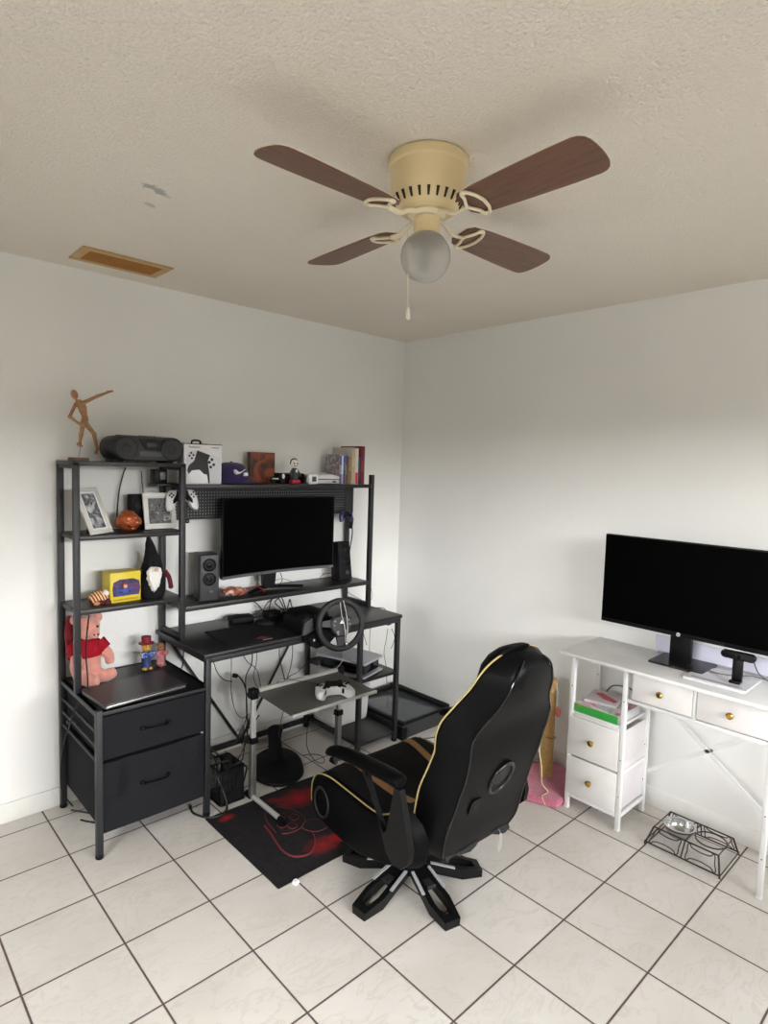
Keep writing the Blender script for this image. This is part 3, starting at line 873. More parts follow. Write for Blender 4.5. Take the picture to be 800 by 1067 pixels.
# camera-ish box on the back of tower: small device with a grey screen
dv = thing('wall_device', 'small black device with a grey screen behind the tower post under the stereo', 'device', (-1.70, -.10, 1.494))
b = MB(); b.box(-1.755, -1.6935, -.12, -.06, 1.494, 1.560, .004); b.build('device_case', BLACK, dv)
b = MB(); b.box(-1.728, -1.703, -.1215, -.1195, 1.512, 1.548, .001); b.build('screen', mat('pale_grey_lcd', (120, 122, 120), .4), dv)
b = MB(); b.box(-1.758, -1.6935, -.16, -.05, 1.482, 1.4935, .002); b.build('bracket', METAL, dv)

# controller hanging on the pegboard
game_pad('white and black game controller hanging on the pegboard behind the tower post', LM((-1.640, -.160, 1.426), R(-6), R(84)) @ Matrix.Rotation(R(2), 4, 'Z'), WHITE, MATTE, sc=.95)
hk = thing('pegboard_hook', 'small black hook with a round knob hanging under the pegboard edge', 'hook', (-1.62, -.14, 1.32))
b = MB(); b.tube([(-1.615, -.118, 1.335), (-1.615, -.135, 1.335), (-1.615, -.14, 1.315)], .004, 8); b.build('hook_arm', BLACK, hk)
b = MB(); b.box(-1.632, -1.598, -.16, -.13, 1.300, 1.322, .005); b.build('hook_block', BLACK, hk)
b = MB(); b.ball((-1.612, -.162, 1.311), .005, 8); b.build('hook_stud', CHROME, hk)
game_pad('dark blue game controller hanging low at the far end of the pegboard', LM((-.600, -.150, 1.305), 0, R(80)), mat('dark_violet_blue_plastic', (50, 44, 92), .4), MATTE, sc=.62)
# cables / remote hanging on the hutch right side
cb1 = thing('headset_cable', 'thick black cable with inline box hanging by the hutch end post', 'cable', (-.55, -.06, 1.2))
b = MB(); b.tube([py(365, 507, -.07), py(366, 520, -.08), py(366, 540, -.08), py(367, 556, -.08), py(364, 575, -.07), py(363, 592, -.06)], .0035, 8); b.build('cord', CABLE, cb1)
b = MB(); p = py(366, 545, -.085); b.cb(p, (.022, .016, .07), .006, Euler((0, R(8), 0))); b.build('inline_control', BLACK, cb1)
cb2 = MB(); cb2.tube([py(364, 508, -.10), py(367, 515, -.1), py(367, 522, -.1), py(366, 530, -.1)], .0022, 6)
tag(cb2.build('white_cable', WHITEC), 'short white cable hanging from the hutch shelf near the end post', 'cable')

# ============================================================ TOWER SHELF 1
Z1 = 1.276
def photo_frame(label, M, w, h, bw, art, mt):
    o = thing('framed_photo', label, 'picture frame', M.to_translation(), 0, 'white picture frames on the shelf tower')
    fr = mat('white_frame_wood', (216, 214, 208), .45)
    b = MB(); b.M = M
    for q in ((-w/2, w/2, 0, bw), (-w/2, w/2, h-bw, h)): b.box(q[0], q[1], -.006, .006, q[2], q[3], .002)
    for q in ((-w/2, -w/2+bw, bw, h-bw), (w/2-bw, w/2, bw, h-bw)): b.box(q[0], q[1], -.006, .006, q[2], q[3], .002)
    b.build('frame', fr, o)
    b = MB(); b.M = M; b.box(-w/2+bw*.9, w/2-bw*.9, .001, .004, bw*.9, h-bw*.9); b.build('mount', mt, o)
    b = MB(); b.M = M; k = bw+.012*(1 if bw < .02 else .3)
    b.box(-w/2+k, w/2-k, -.001, .0008, k, h-k); b.build('photograph', art, o)
    b = MB(); b.M = M; b.bar((0, .007, h*.7), (0, .07, .004), .03, .003, (1, 0, 0)); b.build('easel_back', MATTE, o)
    return o
bw1 = mat_cardart('grey_photo_art_tall', [(210, 210, 212), (190, 190, 194), (58, 58, 64), (150, 150, 156), (226, 226, 228)], 13)
bw2 = mat_cardart('grey_photo_art_square', [(196, 196, 196), (60, 60, 60), (110, 110, 112), (44, 44, 46), (170, 170, 172)], 26)
a1 = py(107, 559, -.185); a1.z = Z1
photo_frame('tall white frame with a grey photo, leaning on the shelf next to the copper head', LM((pz(106.5, 557, Z1).x, pz(106.5, 557, Z1).y, Z1+.004), R(30), R(-25)), .128, .215, .016, bw1, PAPER)
photo_frame('squarer white frame with a black and white portrait on the copper head shelf', LM((-1.738, -.150, Z1+.003), R(3), R(-9)), .158, .172, .022, bw2, PAPER)
# copper laughing head
ch = thing('copper_head_ornament', 'shiny copper laughing head ornament between the two white frames', 'ornament', (-1.893, -.155, Z1))
copper = mat('shiny_copper_glaze', (178, 92, 56), .28, .35, .25, 30)
b = MB(); c = Vector((-1.893, -.155, Z1+.045))
b.ball(c, (.052, .048, .046), 28)
b.ball(c+Vector((.006, -.040, .006)), (.011, .014, .013), 14)
for sx in (-1, 1):
    b.ball(c+Vector((.006+sx*.022, -.036, -.002)), (.016, .014, .013), 14)
    b.ball(c+Vector((.006+sx*.017, -.036, .021)), (.013, .010, .005), 12)
    b.ball(c+Vector((sx*.052, -.004, -.002)), (.007, .014, .02), 12)
b.ball(c+Vector((.006, -.038, -.028)), (.014, .010, .009), 12)
b.ball(c+Vector((.0, .004, .040)), (.030, .030, .012), 14)
body = b.build('head_body', copper, ch, mods=[('remesh', .0035)], smooth=60)
b = MB(); b.tube([c+Vector((-.020, -.047, -.012)), c+Vector((-.008, -.052, -.020)), c+Vector((.008, -.054, -.022)), c+Vector((.022, -.050, -.018)), c+Vector((.032, -.045, -.010))], .0032, 8)
b.build('smiling_mouth', mat('dark_copper', (96, 40, 24), .4, .3), ch)
sp_ = thing('small_black_speaker', 'small black box standing behind the squarer white frame', 'speaker', (-1.835, -.085, Z1))
b = MB(); b.box(-1.862, -1.792, -.105, -.055, Z1, Z1+.165, .006); b.build('box_body', MATTE, sp_)
b = MB(); b.lathe([(.024, -.105), (.024, -.108), (.016, -.106), (.001, -.107)], (-1.828, 0, Z1+.12), 20, 'Y'); b.build('driver', BLACK, sp_)

# ============================================================ TOWER SHELF 2
Z2 = .960
# doll in a striped knitted hat
kd = thing('striped_hat_doll', 'small lying doll with an orange striped knitted hat and white pompom', 'doll', (-2.03, -.16, Z2))
strm = bpy.data.materials.new('orange_striped_knit'); t = NT(strm)
wv = t.new('ShaderNodeTexWave'); wv.inputs['Scale'].default_value = 26; wv.inputs['Distortion'].default_value = .8
mp = t.new('ShaderNodeMapping'); mp.inputs['Rotation'].default_value = (0, R(25), 0); t.link(t.obj(), mp.inputs[0]); t.link(mp.outputs[0], wv.inputs['Vector'])
t.link(t.ramp(wv.outputs['Fac'], [(.2, rgb((120, 36, 28))), (.5, rgb((210, 130, 60))), (.75, rgb((226, 200, 150)))]), t.b.inputs['Base Color']); t.b.inputs['Roughness'].default_value = .9
b = MB(); b.tube([py(94, 626, -.17), py(100, 624, -.17), py(106, 621, -.17), py(110, 616, -.17)], .02, 14, radii=[.024, .034, .030, .018]); b.build('knitted_hat', strm, kd, mods=[('disp', .004, .01)])
b = MB(); b.ball(py(110, 618, -.185), .015, 14); b.build('pompom', mat('white_fluff', (232, 230, 226), .95, bump=.6, bs=300), kd, mods=[('sub', 1), ('disp', .006, .006)])
b = MB(); b.ball(py(104, 628, -.195), (.020, .014, .014), 14); b.ball(py(112, 628, -.19), (.018, .016, .02), 12); b.build('doll_body', mat('dark_maroon_cloth', (74, 24, 34), .9), kd)
b = MB(); b.ball(py(101, 629, -.205), (.014, .008, .009), 12); b.build('doll_face', mat('tan_vinyl', (190, 134, 92), .6), kd)
# yellow box
yb = thing('yellow_toy_box', 'yellow cardboard toy box with a dark picture window beside the gnome', 'box', (-1.915, -.13, Z2))
yel = mat('yellow_card', (214, 190, 42), .5)
M = LM((-1.918, -.160, Z2), R(3))
b = MB(); b.M = M; b.box(-.072, .066, -.035, .055, 0, .136, .001); b.build('carton', yel, yb)
b = MB(); b.M = M
win = [(-.058, .028), (.058, .028), (.064, .06), (.058, .092), (.03, .104), (-.03, .104), (-.058, .092), (-.063, .06)]
b.prism(win, -.0365, -.0352, 'XZ'); b.build('picture_window', mat_cardart('dark_toy_picture', [(90, 20, 36), (50, 26, 46), (36, 60, 130), (110, 30, 40), (60, 30, 50)], 34), yb, smooth=0)
b = MB(); b.M = M
b.ball((-.005, -.037, .072), (.010, .003, .010), 10); b.mi = 1; b.ball((-.005, -.037, .05), (.016, .003, .016), 10); b.ball((-.03, -.037, .055), (.014, .003, .006), 8); b.ball((.022, -.037, .058), (.014, .003, .006), 8)
b.mi = 2; b.ball((-.005, -.0372, .082), (.010, .003, .005), 8)
b.build('printed_toy', [mat('peach_print', (214, 160, 130), .6), mat('blue_print', (52, 74, 150), .6), RED], yb)
b = MB(); b.M = M; b.box(-.06, .055, -.0358, -.0352, .008, .016); b.build('base_text_strip', mat('ochre_print', (176, 146, 30), .6), yb, smooth=0)
# gnome
gn = thing('bearded_gnome', 'dark cloth gnome with tall pointed black hat and fluffy white beard', 'ornament', (-1.775, -.14, Z2))
blk = mat('black_felt', (30, 29, 31), .95, 0, .2, 60, bump=.3, bs=300, spec=.15)
gc = Vector((-1.778, -.145, Z2))
b = MB(); b.tube([gc+Vector((0, 0, .0)), gc+Vector((0, 0, .03)), gc+Vector((0, 0, .08)), gc+Vector((0, 0, .13)), gc+Vector((0, 0, .165))], .05, 20, radii=[.050, .060, .058, .044, .024]); b.build('body', blk, gn, mods=[('disp', .008, .03)])
b = MB(); b.tube([gc+Vector((0, 0, .130)), gc+Vector((0, 0, .15)), gc+Vector((-.004, 0, .19)), gc+Vector((-.010, 0, .235)), gc+Vector((-.016, 0, .272)), gc+Vector((-.018, 0, .292))], .05, 18, radii=[.052, .046, .034, .022, .012, .004]); b.build('pointed_hat', blk, gn, mods=[('disp', .006, .03)])
b = MB(); rs = []
for z, w_, d_ in ((.030, .005, .004), (.052, .018, .014), (.080, .029, .020), (.108, .035, .022), (.130, .034, .018), (.150, .022, .008)):
    rs.append([gc+Vector((-.014+w_*math.cos(q), -.058-d_*math.sin(q), z)) for q in [2*PI*k/20 for k in range(20)]])
b.rings(rs)
b.build('white_beard', mat('white_fluff', (232, 230, 226), .95, bump=.6, bs=300), gn, mods=[('sub', 2), ('disp', .016, .008)])
b = MB(); b.ball(gc+Vector((-.012, -.082, .138)), (.010, .009, .009), 12); b.build('nose', mat('pale_skin_cloth', (214, 186, 168), .8), gn)
b = MB()
b.tube([gc+Vector((.05, -.02, .12)), gc+Vector((.066, -.035, .09)), gc+Vector((.074, -.04, .05))], .011, 10); b.ball(gc+Vector((.074, -.041, .044)), .012, 10)
b.build('arm', mat('maroon_knit', (84, 22, 34), .95), gn)
# ===================================================== DRAWER TOP: toys, laptop
Z0 = .604
plm = mat('pink_plush', (206, 142, 128), .95, 0, .12, 40, bump=.7, bs=260, spec=.1, sheen=.5)
redk = mat('red_knit_cloth', (150, 22, 38), .9, 0, .12, 60, bump=.5, bs=300, spec=.15)
pl = thing('stuffed_toy_pig', 'pink stuffed animal in a red knitted top sitting at the tower post', 'stuffed toy', (-2.06, -.17, Z0))
b = MB(); c = Vector((-2.078, -.150, Z0)); b.M = Matrix.Translation(c) @ Matrix.Diagonal((.86, .9, .97, 1)) @ Matrix.Translation(-c)
b.ball(c+Vector((0, 0, .085)), (.075, .062, .090), 20)
b.ball(c+Vector((.008, -.008, .262)), (.060, .055, .058), 20)
b.ball(c+Vector((.022, -.060, .240)), (.030, .024, .022), 14)
b.ball(c+Vector((.060, .004, .300)), (.026, .014, .026), 12); b.ball(c+Vector((-.048, .004, .302)), (.026, .014, .026), 12)
b.tube([c+Vector((.055, -.01, .175)), c+Vector((.098, -.035, .13)), c+Vector((.105, -.05, .085))], .024, 12, radii=[.030, .026, .020])
b.tube([c+Vector((-.055, -.02, .175)), c+Vector((-.062, -.065, .13)), c+Vector((-.03, -.085, .11))], .024, 12, radii=[.030, .026, .020])
b.tube([c+Vector((.03, -.02, .035)), c+Vector((.085, -.055, .036)), c+Vector((.125, -.07, .052))], .03, 12, radii=[.036, .030, .019])
b.tube([c+Vector((-.02, -.03, .035)), c+Vector((.005, -.085, .03)), c+Vector((.03, -.105, .035))], .03, 12, radii=[.036, .030, .022])
b.build('plush_body', plm, pl, mods=[('remesh', .006), ('disp', .006, .02)])
b = MB(); b.M = Matrix.Translation(c) @ Matrix.Diagonal((.86, .9, .97, 1)) @ Matrix.Translation(-c)
rs = []
for z, rx_, ry_ in ((.135, .083, .070), (.150, .084, .072), (.175, .080, .068), (.200, .066, .058), (.212, .050, .046)):
    rs.append([c+Vector((rx_*math.cos(q), ry_*math.sin(q), z)) for q in [2*PI*k/28 for k in range(28)]])
b.rings(rs)
b.tube([c+Vector((.06, -.005, .185)), c+Vector((.088, -.025, .150))], .036, 14, smooth=0, radii=[.036, .034]); b.tube([c+Vector((-.06, -.015, .185)), c+Vector((-.066, -.05, .145))], .036, 14, smooth=0, radii=[.036, .033])
b.build('red_top', redk, pl, smooth=60, mods=[('disp', .005, .02)])
b = MB(); b.M = Matrix.Translation(c) @ Matrix.Diagonal((.86, .9, .97, 1)) @ Matrix.Translation(-c)
for sx in (-1, 1): b.ball(c+Vector((.016+sx*.024, -.058, .272)), .0055, 10)
for sx in (-1, 1): b.ball(c+Vector((.024+sx*.009, -.084, .241)), (.004, .003, .005), 8)
b.build('button_eyes', BLACK, pl)
# red bag hanging behind plush
rb = MB(); rb.tube([(-2.118, -.075, .90), (-2.122, -.08, .84), (-2.118, -.085, .76), (-2.122, -.08, .70)], .02, 12, radii=[.010, .022, .024, .012])
tag(rb.build('red_cloth_pouch', mat('dark_red_cloth', (110, 18, 32), .9), mods=[('disp', .012, .03)]), 'dark red cloth pouch hanging at the wall side post behind the stuffed toy', 'pouch')
# two small dolls
def doll(loc, label, s, hatc, facec, bodyc, hatted):
    o = thing('painted_wooden_doll', label, 'doll', loc)
    c = Vector(loc)
    b = MB(); b.tube([c, c+Vector((0, 0, .012*s)), c+Vector((0, 0, .04*s)), c+Vector((0, 0, .075*s)), c+Vector((0, 0, .09*s))], .02, 16, radii=[.020*s, .024*s, .021*s, .022*s, .012*s]); b.build('body', bodyc, o)
    b = MB(); b.ball(c+Vector((0, 0, .108*s)), (.022*s, .021*s, .024*s), 16)
    b.ball(c+Vector((.004*s, -.020*s, .102*s)), (.009*s, .007*s, .006*s), 10); hd_ = b.build('head', facec, o)
    b = MB()
    for sx in (-1, 1): b.ball(c+Vector((sx*.008*s, -.0195*s, .114*s)), (.0028*s, .002*s, .0035*s), 8)
    b.build('eye', BLACK, hd_)
    b = MB()
    for sx in (-1, 1): b.tube([c+Vector((sx*.004, -.024*s, .078*s)), c+Vector((sx*.018*s, -.026*s, .086*s)), c+Vector((sx*.030*s, -.024*s, .078*s)), c+Vector((sx*.018*s, -.026*s, .068*s)), c+Vector((sx*.004, -.024*s, .074*s))], .007*s, 8)
    b.build('bow', mat_cardart('spotted_bow_%d' % int(s*100), [(230, 230, 240), (50, 90, 170), (40, 60, 130), (220, 225, 240)], 90) if hatted else mat_cardart('pink_spotted_cloth', [(230, 200, 205), (190, 80, 90), (210, 150, 160)], 120), o)
    b = MB()
    for sx in (-1, 1): b.ball(c+Vector((sx*.012*s, -.012*s, .008*s)), (.012*s, .018*s, .009*s), 10)
    b.build('foot', facec, o)
    if hatted:
        b = MB(); b.lathe([(.034*s, .124*s), (.034*s, .128*s), (.021*s, .130*s), (.022*s, .158*s), (.001, .160*s)], c, 20); b.build('hat', hatc, o)
yv = mat('ochre_paint', (198, 150, 58), .55)
doll((-1.802, -.135, Z0), 'small wooden doll with yellow face, red hat and blue bow', 1.02, mat('dark_red_paint', (122, 22, 36), .6), yv, mat('navy_paint', (40, 56, 100), .6), True)
doll((-1.727, -.125, Z0), 'small hatless wooden doll in pink spots behind the tower post', .86, RED, mat('brown_paint', (150, 104, 74), .6), mat('pink_patterned_paint', (196, 130, 132), .7, 0, .3, 90), False)
# laptop
LP = [pz(88, 717, .63), pz(149, 698, .63), pz(196, 714, .63), pz(108, 737, .63)]
lt = thing('laptop', 'closed dark grey laptop lying on top of the fabric drawers', 'laptop', (-1.945, -.37, Z0+.001), 0)
lm_ = mat('dark_laptop_lid', (46, 45, 48), .35)
M = LM((-1.950, -.385, Z0+.004), R(4.5))
b = MB(); b.M = M; b.prism(rrect(-.178, .178, -.118, .118, .010, 4), 0, .012, 'XY', .001); b.build('base', ALU, lt)
b = MB(); b.M = M; b.prism(rrect(-.180, .180, -.119, .119, .010, 4), .0128, .020, 'XY', .0012); b.build('lid', lm_, lt)
b = MB(); b.M = M
for x in (-.16, .16):
    for y in (-.1, .1): b.cyl((x, y, -.004), (x, y, .001), .006, seg=10)
b.build('rubber_feet', MATTE, lt)

# ===================================================== HUTCH LOWER SHELF
ZL = .912
def speaker(label, loc, rz, rx, w, h, d, cab):
    o = thing('desktop_speaker', label, 'speaker', loc, rz, 'pair of two-driver desktop speakers')
    T = Euler((rx, 0, 0)).to_matrix().to_4x4()
    b = MB(); b.M = T; b.box(-w/2, w/2, -d/2, d/2, .002, h, .008, seg=3); b.build('cabinet', cab, o, world=False)
    for z, r_ in ((h*.78, w*.30), (h*.48, w*.30)):
        b = MB(); b.M = T; b.lathe([(r_*1.12, -d/2-.0005), (r_*1.12, -d/2-.004), (r_, -d/2-.005), (r_*.85, -d/2+.0), (r_*.5, -d/2-.001), (r_*.42, -d/2-.006), (.001, -d/2-.010)], (0, 0, z), 28, 'Y')
        b.build('driver', BLACK, o, world=False)
    b = MB(); b.M = T; b.lathe([(.012, -d/2-.001), (.012, -d/2-.006), (.001, -d/2-.007)], (w*.1, 0, h*.2), 16, 'Y'); b.build('volume_knob', GREYPL, o, world=False)
    b = MB(); b.box(-w/2-.004, w/2+.004, -d/2+.01, d/2, 0, .006, .002); b.build('base_plate', MATTE, o, world=False)
speaker('grey black two-driver speaker on the hutch shelf close to the tower', (-1.512, -.165, ZL), R(-12), 0, .098, .236, .12, GREYPL)
speaker('black two-driver speaker leaning back between the curved monitor and hutch end post', (-.632, -.165, ZL), R(-6), R(-10), .088, .235, .10, MATTE)
# curved monitor
cm = thing('curved_monitor', 'large black curved monitor standing on the lower hutch shelf', 'monitor', (-1.09, -.155, ZL))
b = MB(); mx0, mx1, mz0, mz1, my = -1.445, -.735, 1.010, 1.425, -.205
def curve(off, zb0, zb1, x0, x1, n=25):
    rs = []
    for i in range(n):
        u = i/(n-1); x = x0+(x1-x0)*u; y = my+.035*(1-(2*u-1)**2)+off[0]
        y2 = my+.035*(1-(2*u-1)**2)+off[1]
        rs.append([Vector((x, y, zb0)), Vector((x, y, zb1)), Vector((x, y2, zb1)), Vector((x, y2, zb0))])
    return rs
b.rings(curve((0, .022), mz0, mz1, mx0, mx1)); b.build('monitor_shell', BLACK, cm)
b = MB(); b.rings(curve((-.0012, 0), mz0+.016, mz1-.007, mx0+.007, mx1-.007)); b.build('screen', SCREEN, cm, smooth=60)
b = MB(); b.rings(curve((-.0025, .0), mz0-.002, mz0+.012, mx0, mx1)); b.build('lower_bezel', mat('gunmetal_bezel', (88, 90, 94), .35, .3), cm, smooth=60)
b = MB(); b.rings([[Vector((x, y, z)) for x, y in ((-1.13-w_, -.135-d_), (-1.13+w_, -.135-d_), (-1.13+w_, -.135+d_), (-1.13-w_, -.135+d_))] for z, w_, d_ in ((.925, .030, .02), (1.02, .040, .02), (1.12, .05, .02))])
b.build('stand_neck', BLACK, cm)
b = MB()
for sx in (-1, 1): b.tube([(-1.13, -.12, ZL+.014), (-1.13+sx*.10, -.17, ZL+.0135), (-1.13+sx*.17, -.225, ZL+.0130)], .012, 8, flat=.5)
b.build('stand_foot', BLACK, cm)
# crumpled snack wrapper
wr = MB(); wr.tube([py(232, 618, -.20), py(240, 616, -.20), py(250, 616, -.19), py(258, 615, -.18)], .02, 12, radii=[.014, .026, .024, .008], flat=.7)
tag(wr.build('snack_wrapper', mat_cardart('red_white_wrapper', [(190, 184, 176), (180, 165, 155), (120, 34, 32), (150, 100, 66), (180, 170, 160)], 18), mods=[('sub', 1), ('disp', .014, .012)]), 'crumpled red and white snack wrapper on the lower hutch shelf', 'wrapper')
b = MB(); b.tube([py(256, 614, -.17), py(266, 611, -.17), py(276, 616, -.18), py(264, 620, -.19)], .0022, 6)
tag(b.build('red_cable', mat('red_rubber', (150, 30, 30), .5)), 'thin red cable lying beside the snack wrapper', 'cable')

# ============================================================== DESK SURFACE
mpd = thing('mouse_pad', 'black mouse pad with a small red printed emblem on the black desk', 'mouse pad', (-1.36, -.40, ZD+.0005), 0)
M = LM((-1.385, -.375, ZD+.0005), R(-5))
b = MB(); b.M = M; b.prism(rrect(-.17, .17, -.155, .155, .01, 3), 0, .004, 'XY'); b.build('pad_sheet', mat('black_pad_cloth', (22, 22, 24), .85, spec=.2), mpd)
b = MB(); b.M = M @ Matrix.Translation((.03, -.09, .0042))
b.prism([(-.04, .0), (-.02, .018), (.0, .02), (.03, .004), (.01, .008), (-.01, .0), (-.03, -.006)], 0, .0004, 'XY'); b.prism([(-.03, -.012), (.0, -.002), (.035, -.008), (.0, -.02)], 0, .0004, 'XY')
b.build('red_emblem', mat('dull_red_print', (112, 34, 36), .7), mpd, smooth=0)
b = MB(); b.M = M @ Matrix.Translation((.03, -.125, .0042)); b.box(-.02, .03, -.005, .005, 0, .0004); b.build('white_print_line', mat('faded_white_print', (170, 165, 165), .7), mpd, smooth=0)
ad = thing('power_adapter', 'black brick power adapter at the back of the desk above the mouse pad', 'adapter', (-1.30, -.13, ZD))
b = MB(); b.M = LM((-1.295, -.135, ZD), R(-12)); b.box(-.062, .062, -.038, .038, 0, .036, .010, seg=3); b.build('brick', MATTE, ad)
b = MB(); b.tube([(-1.235, -.14, ZD+.018), (-1.20, -.13, ZD+.01), (-1.15, -.10, ZD+.006)], .004, 8); b.build('lead', CABLE, ad)
ms = thing('computer_mouse', 'black computer mouse on the far edge of the mouse pad', 'mouse', (-1.24, -.25, ZD+.005))
b = MB(); b.ball((-1.235, -.27, ZD+.012), (.032, .055, .022), 18, Euler((0, 0, R(50)))); b.build('mouse_shell', MATTE, ms)
b = MB(); b.cyl((-1.242, -.285, ZD+.026), (-1.233, -.277, ZD+.026), .008, seg=12); b.build('scroll_wheel', GREYPL, ms)
hub = thing('usb_hub', 'black hub box with plugged leads on the desk below the monitor stand', 'hub', (-1.11, -.15, ZD))
b = MB(); b.box(-1.165, -1.085, -.20, -.14, ZD, ZD+.045, .005); b.build('hub_case', MATTE, hub)
b = MB()
for k in range(4): b.box(-1.158+k*.018, -1.147+k*.018, -.206, -.199, ZD+.02, ZD+.032)
b.build('plug', GREYPL, hub)
def cable(name, label, pts, r=.0022, m=None, group=None, seg=6):
    b = MB(); b.tube(pts, r, seg, smooth=5)
    return tag(b.build(name, m or CABLE, smooth=60), label, 'cable', group)
G1 = 'black leads looping over the back of the desk'
L1 = 'thin black lead looping up behind the desk between the hub and the wheel base'
for pts in (
    [(-1.14, -.16, ZD+.03), (-1.12, -.15, ZD+.09), (-1.09, -.15, ZD+.12), (-1.06, -.16, ZD+.08), (-1.04, -.18, ZD+.01)],
    [(-1.16, -.12, ZD+.01), (-1.13, -.12, ZD+.07), (-1.09, -.13, ZD+.10), (-1.05, -.14, ZD+.11), (-1.02, -.15, ZD+.03)],
    [(-1.10, -.19, ZD+.02), (-1.06, -.22, ZD+.06), (-1.03, -.20, ZD+.10), (-1.00, -.18, ZD+.05), (-.98, -.22, ZD+.01)],
    [(-1.05, -.12, .905), (-1.03, -.11, .86), (-1.06, -.10, .82), (-1.00, -.12, ZD+.01)],
    [(-1.24, -.03, .92), (-1.20, -.03, .86), (-1.15, -.05, .82), (-1.13, -.08, ZD+.03)],
    [(-.98, -.10, ZD+.01), (-1.02, -.18, ZD+.03), (-.98, -.26, ZD+.05), (-.95, -.30, ZD+.01)]):
    cable('power_lead', L1, pts, .0032, None, G1)
tg = thing('tangled_adapter', 'dark heap of adapters behind the steering wheel base', 'adapter', (-1.03, -.22, ZD))
b = MB(); b.M = LM((-1.04, -.21, ZD), R(20)); b.box(-.04, .04, -.025, .03, 0, .035, .006); b.build('adapter_block', MATTE, tg)
b = MB(); b.M = LM((-1.02, -.30, ZD), R(-30)); b.box(-.035, .035, -.02, .02, 0, .025, .006); b.build('plug_block', BLACK, tg)

# racing wheel --------------------------------------------------------------
WC = Vector((-1.022, -.640, .806))
rw = thing('racing_wheel', 'black racing simulator steering wheel clamped to the desk edge', 'steering wheel', (-1.02, -.50, ZD), 0)
TW = LM(WC, R(-14), R(-10))
b = MB(); b.M = TW
rr_ = []
for k in range(40):
    a = 2*PI*k/40
    rr_.append(Vector((.119*math.cos(a), 0, .119*math.sin(a))))
b.tube(rr_, .0155, 12, smooth=0, closed=True)
b.build('rim', mat('black_rubber_grip', (22, 22, 23), .6, bump=.3, bs=300), rw, smooth=60)
b = MB(); b.M = TW
b.prism([(-.042, .040), (0, .046), (.042, .040), (.060, .018), (.052, -.030), (.025, -.060), (-.025, -.060), (-.052, -.030), (-.060, .018)], -.012, .022, 'XZ', .006)
b.prism([(-.115, .022), (-.05, .030), (-.05, -.010), (-.115, .0)], -.004, .010, 'XZ'); b.prism([(.115, .022), (.05, .030), (.05, -.010), (.115, .0)], -.004, .010, 'XZ')
b.prism([(-.028, -.05), (.028, -.05), (.018, -.118), (-.018, -.118)], -.004, .010, 'XZ')
b.build('spokes', mat('black_brushed_hub', (13, 13, 14), .5), rw)
b = MB(); b.M = TW
b.prism([(-.010, .006), (.012, .006), (.001, .024)], -.0150, -.012, 'XZ')
b.mi = 1
b.prism([(-.030, -.030), (-.016, -.028), (-.020, -.052), (-.026, -.050)], -.0150, -.012, 'XZ'); b.prism([(.018, -.028), (.030, -.026), (.030, -.048), (.022, -.056)], -.0150, -.012, 'XZ')
for x, z in ((-.036, .020), (.040, .022), (.045, .0), (-.042, .0)): b.cyl((x, -.016, z), (x, -.011, z), .005, seg=10)
b.build('wheel_buttons', [mat('white_button', (225, 225, 228), .4), mat('grey_button', (110, 110, 115), .4)], rw)
b = MB()
b.M = LM((-1.095, -.47, ZD))
b.prism([(-.085, .002), (-.080, .075), (-.045, .100), (.075, .100), (.095, .06), (.095, .002)], -.07, .12, 'XZ', .012)
b.prism([(-.075, -.045), (-.095, .0), (-.02, .03), (.09, .03), (.10, -.02), (.05, -.06), (-.03, -.07)], -.115, -.075, 'XZ', .008)
b.build('wheel_base', BLACK, rw, smooth=45)
b = MB(); b.M = TW; b.cyl((0, .02, 0), (0, .13, -.005), .034, .042, seg=20); b.build('steering_shaft', MATTE, rw)
b = MB(); b.M = LM((-1.182, -.553, ZD)); b.prism([(-.015, .005), (.0, .065), (.045, .085), (.055, .0)], -.006, .004, 'XZ', .002); b.build('side_panel', mat('worn_grey_plastic', (70, 70, 70), .5), rw)
b = MB(); b.ball((-1.150, -.592, ZD-.018), (.006, .003, .006), 10); b.build('badge', WHITE, rw)

# white strings hanging from the wheel to the tray
GS = 'white cords hung over the steering wheel'
cable('dangling_string', 'thin white cord hanging over the steering wheel rim', [WC+Vector((-.035, -.035, .125)), WC+Vector((-.02, -.03, .06)), WC+Vector((.0, -.03, 0)), WC+Vector((.01, -.03, -.085)), WC+Vector((.012, -.02, -.11))], .0018, WHITEC, GS)
cable('dangling_string', 'thin white cord hanging over the steering wheel rim', [WC+Vector((-.015, -.035, .13)), WC+Vector((.01, -.03, .06)), WC+Vector((.02, -.03, 0)), WC+Vector((.022, -.03, -.085))], .0018, WHITEC, GS)
cable('dangling_string', 'long pale cord dropping from the steering wheel to the metal tray', [WC+Vector((.012, -.02, -.10)), WC+Vector((.02, .0, -.14)), (-.972, -.60, .60), (-.975, -.555, .545)], .0018, WHITEC)
b = MB(); b.ball(WC+Vector((.012, -.035, -.093)), (.009, .007, .011), 10)
tag(b.build('cord_clip', CHROME), 'shiny clip holding the white cords low on the steering wheel', 'clip')

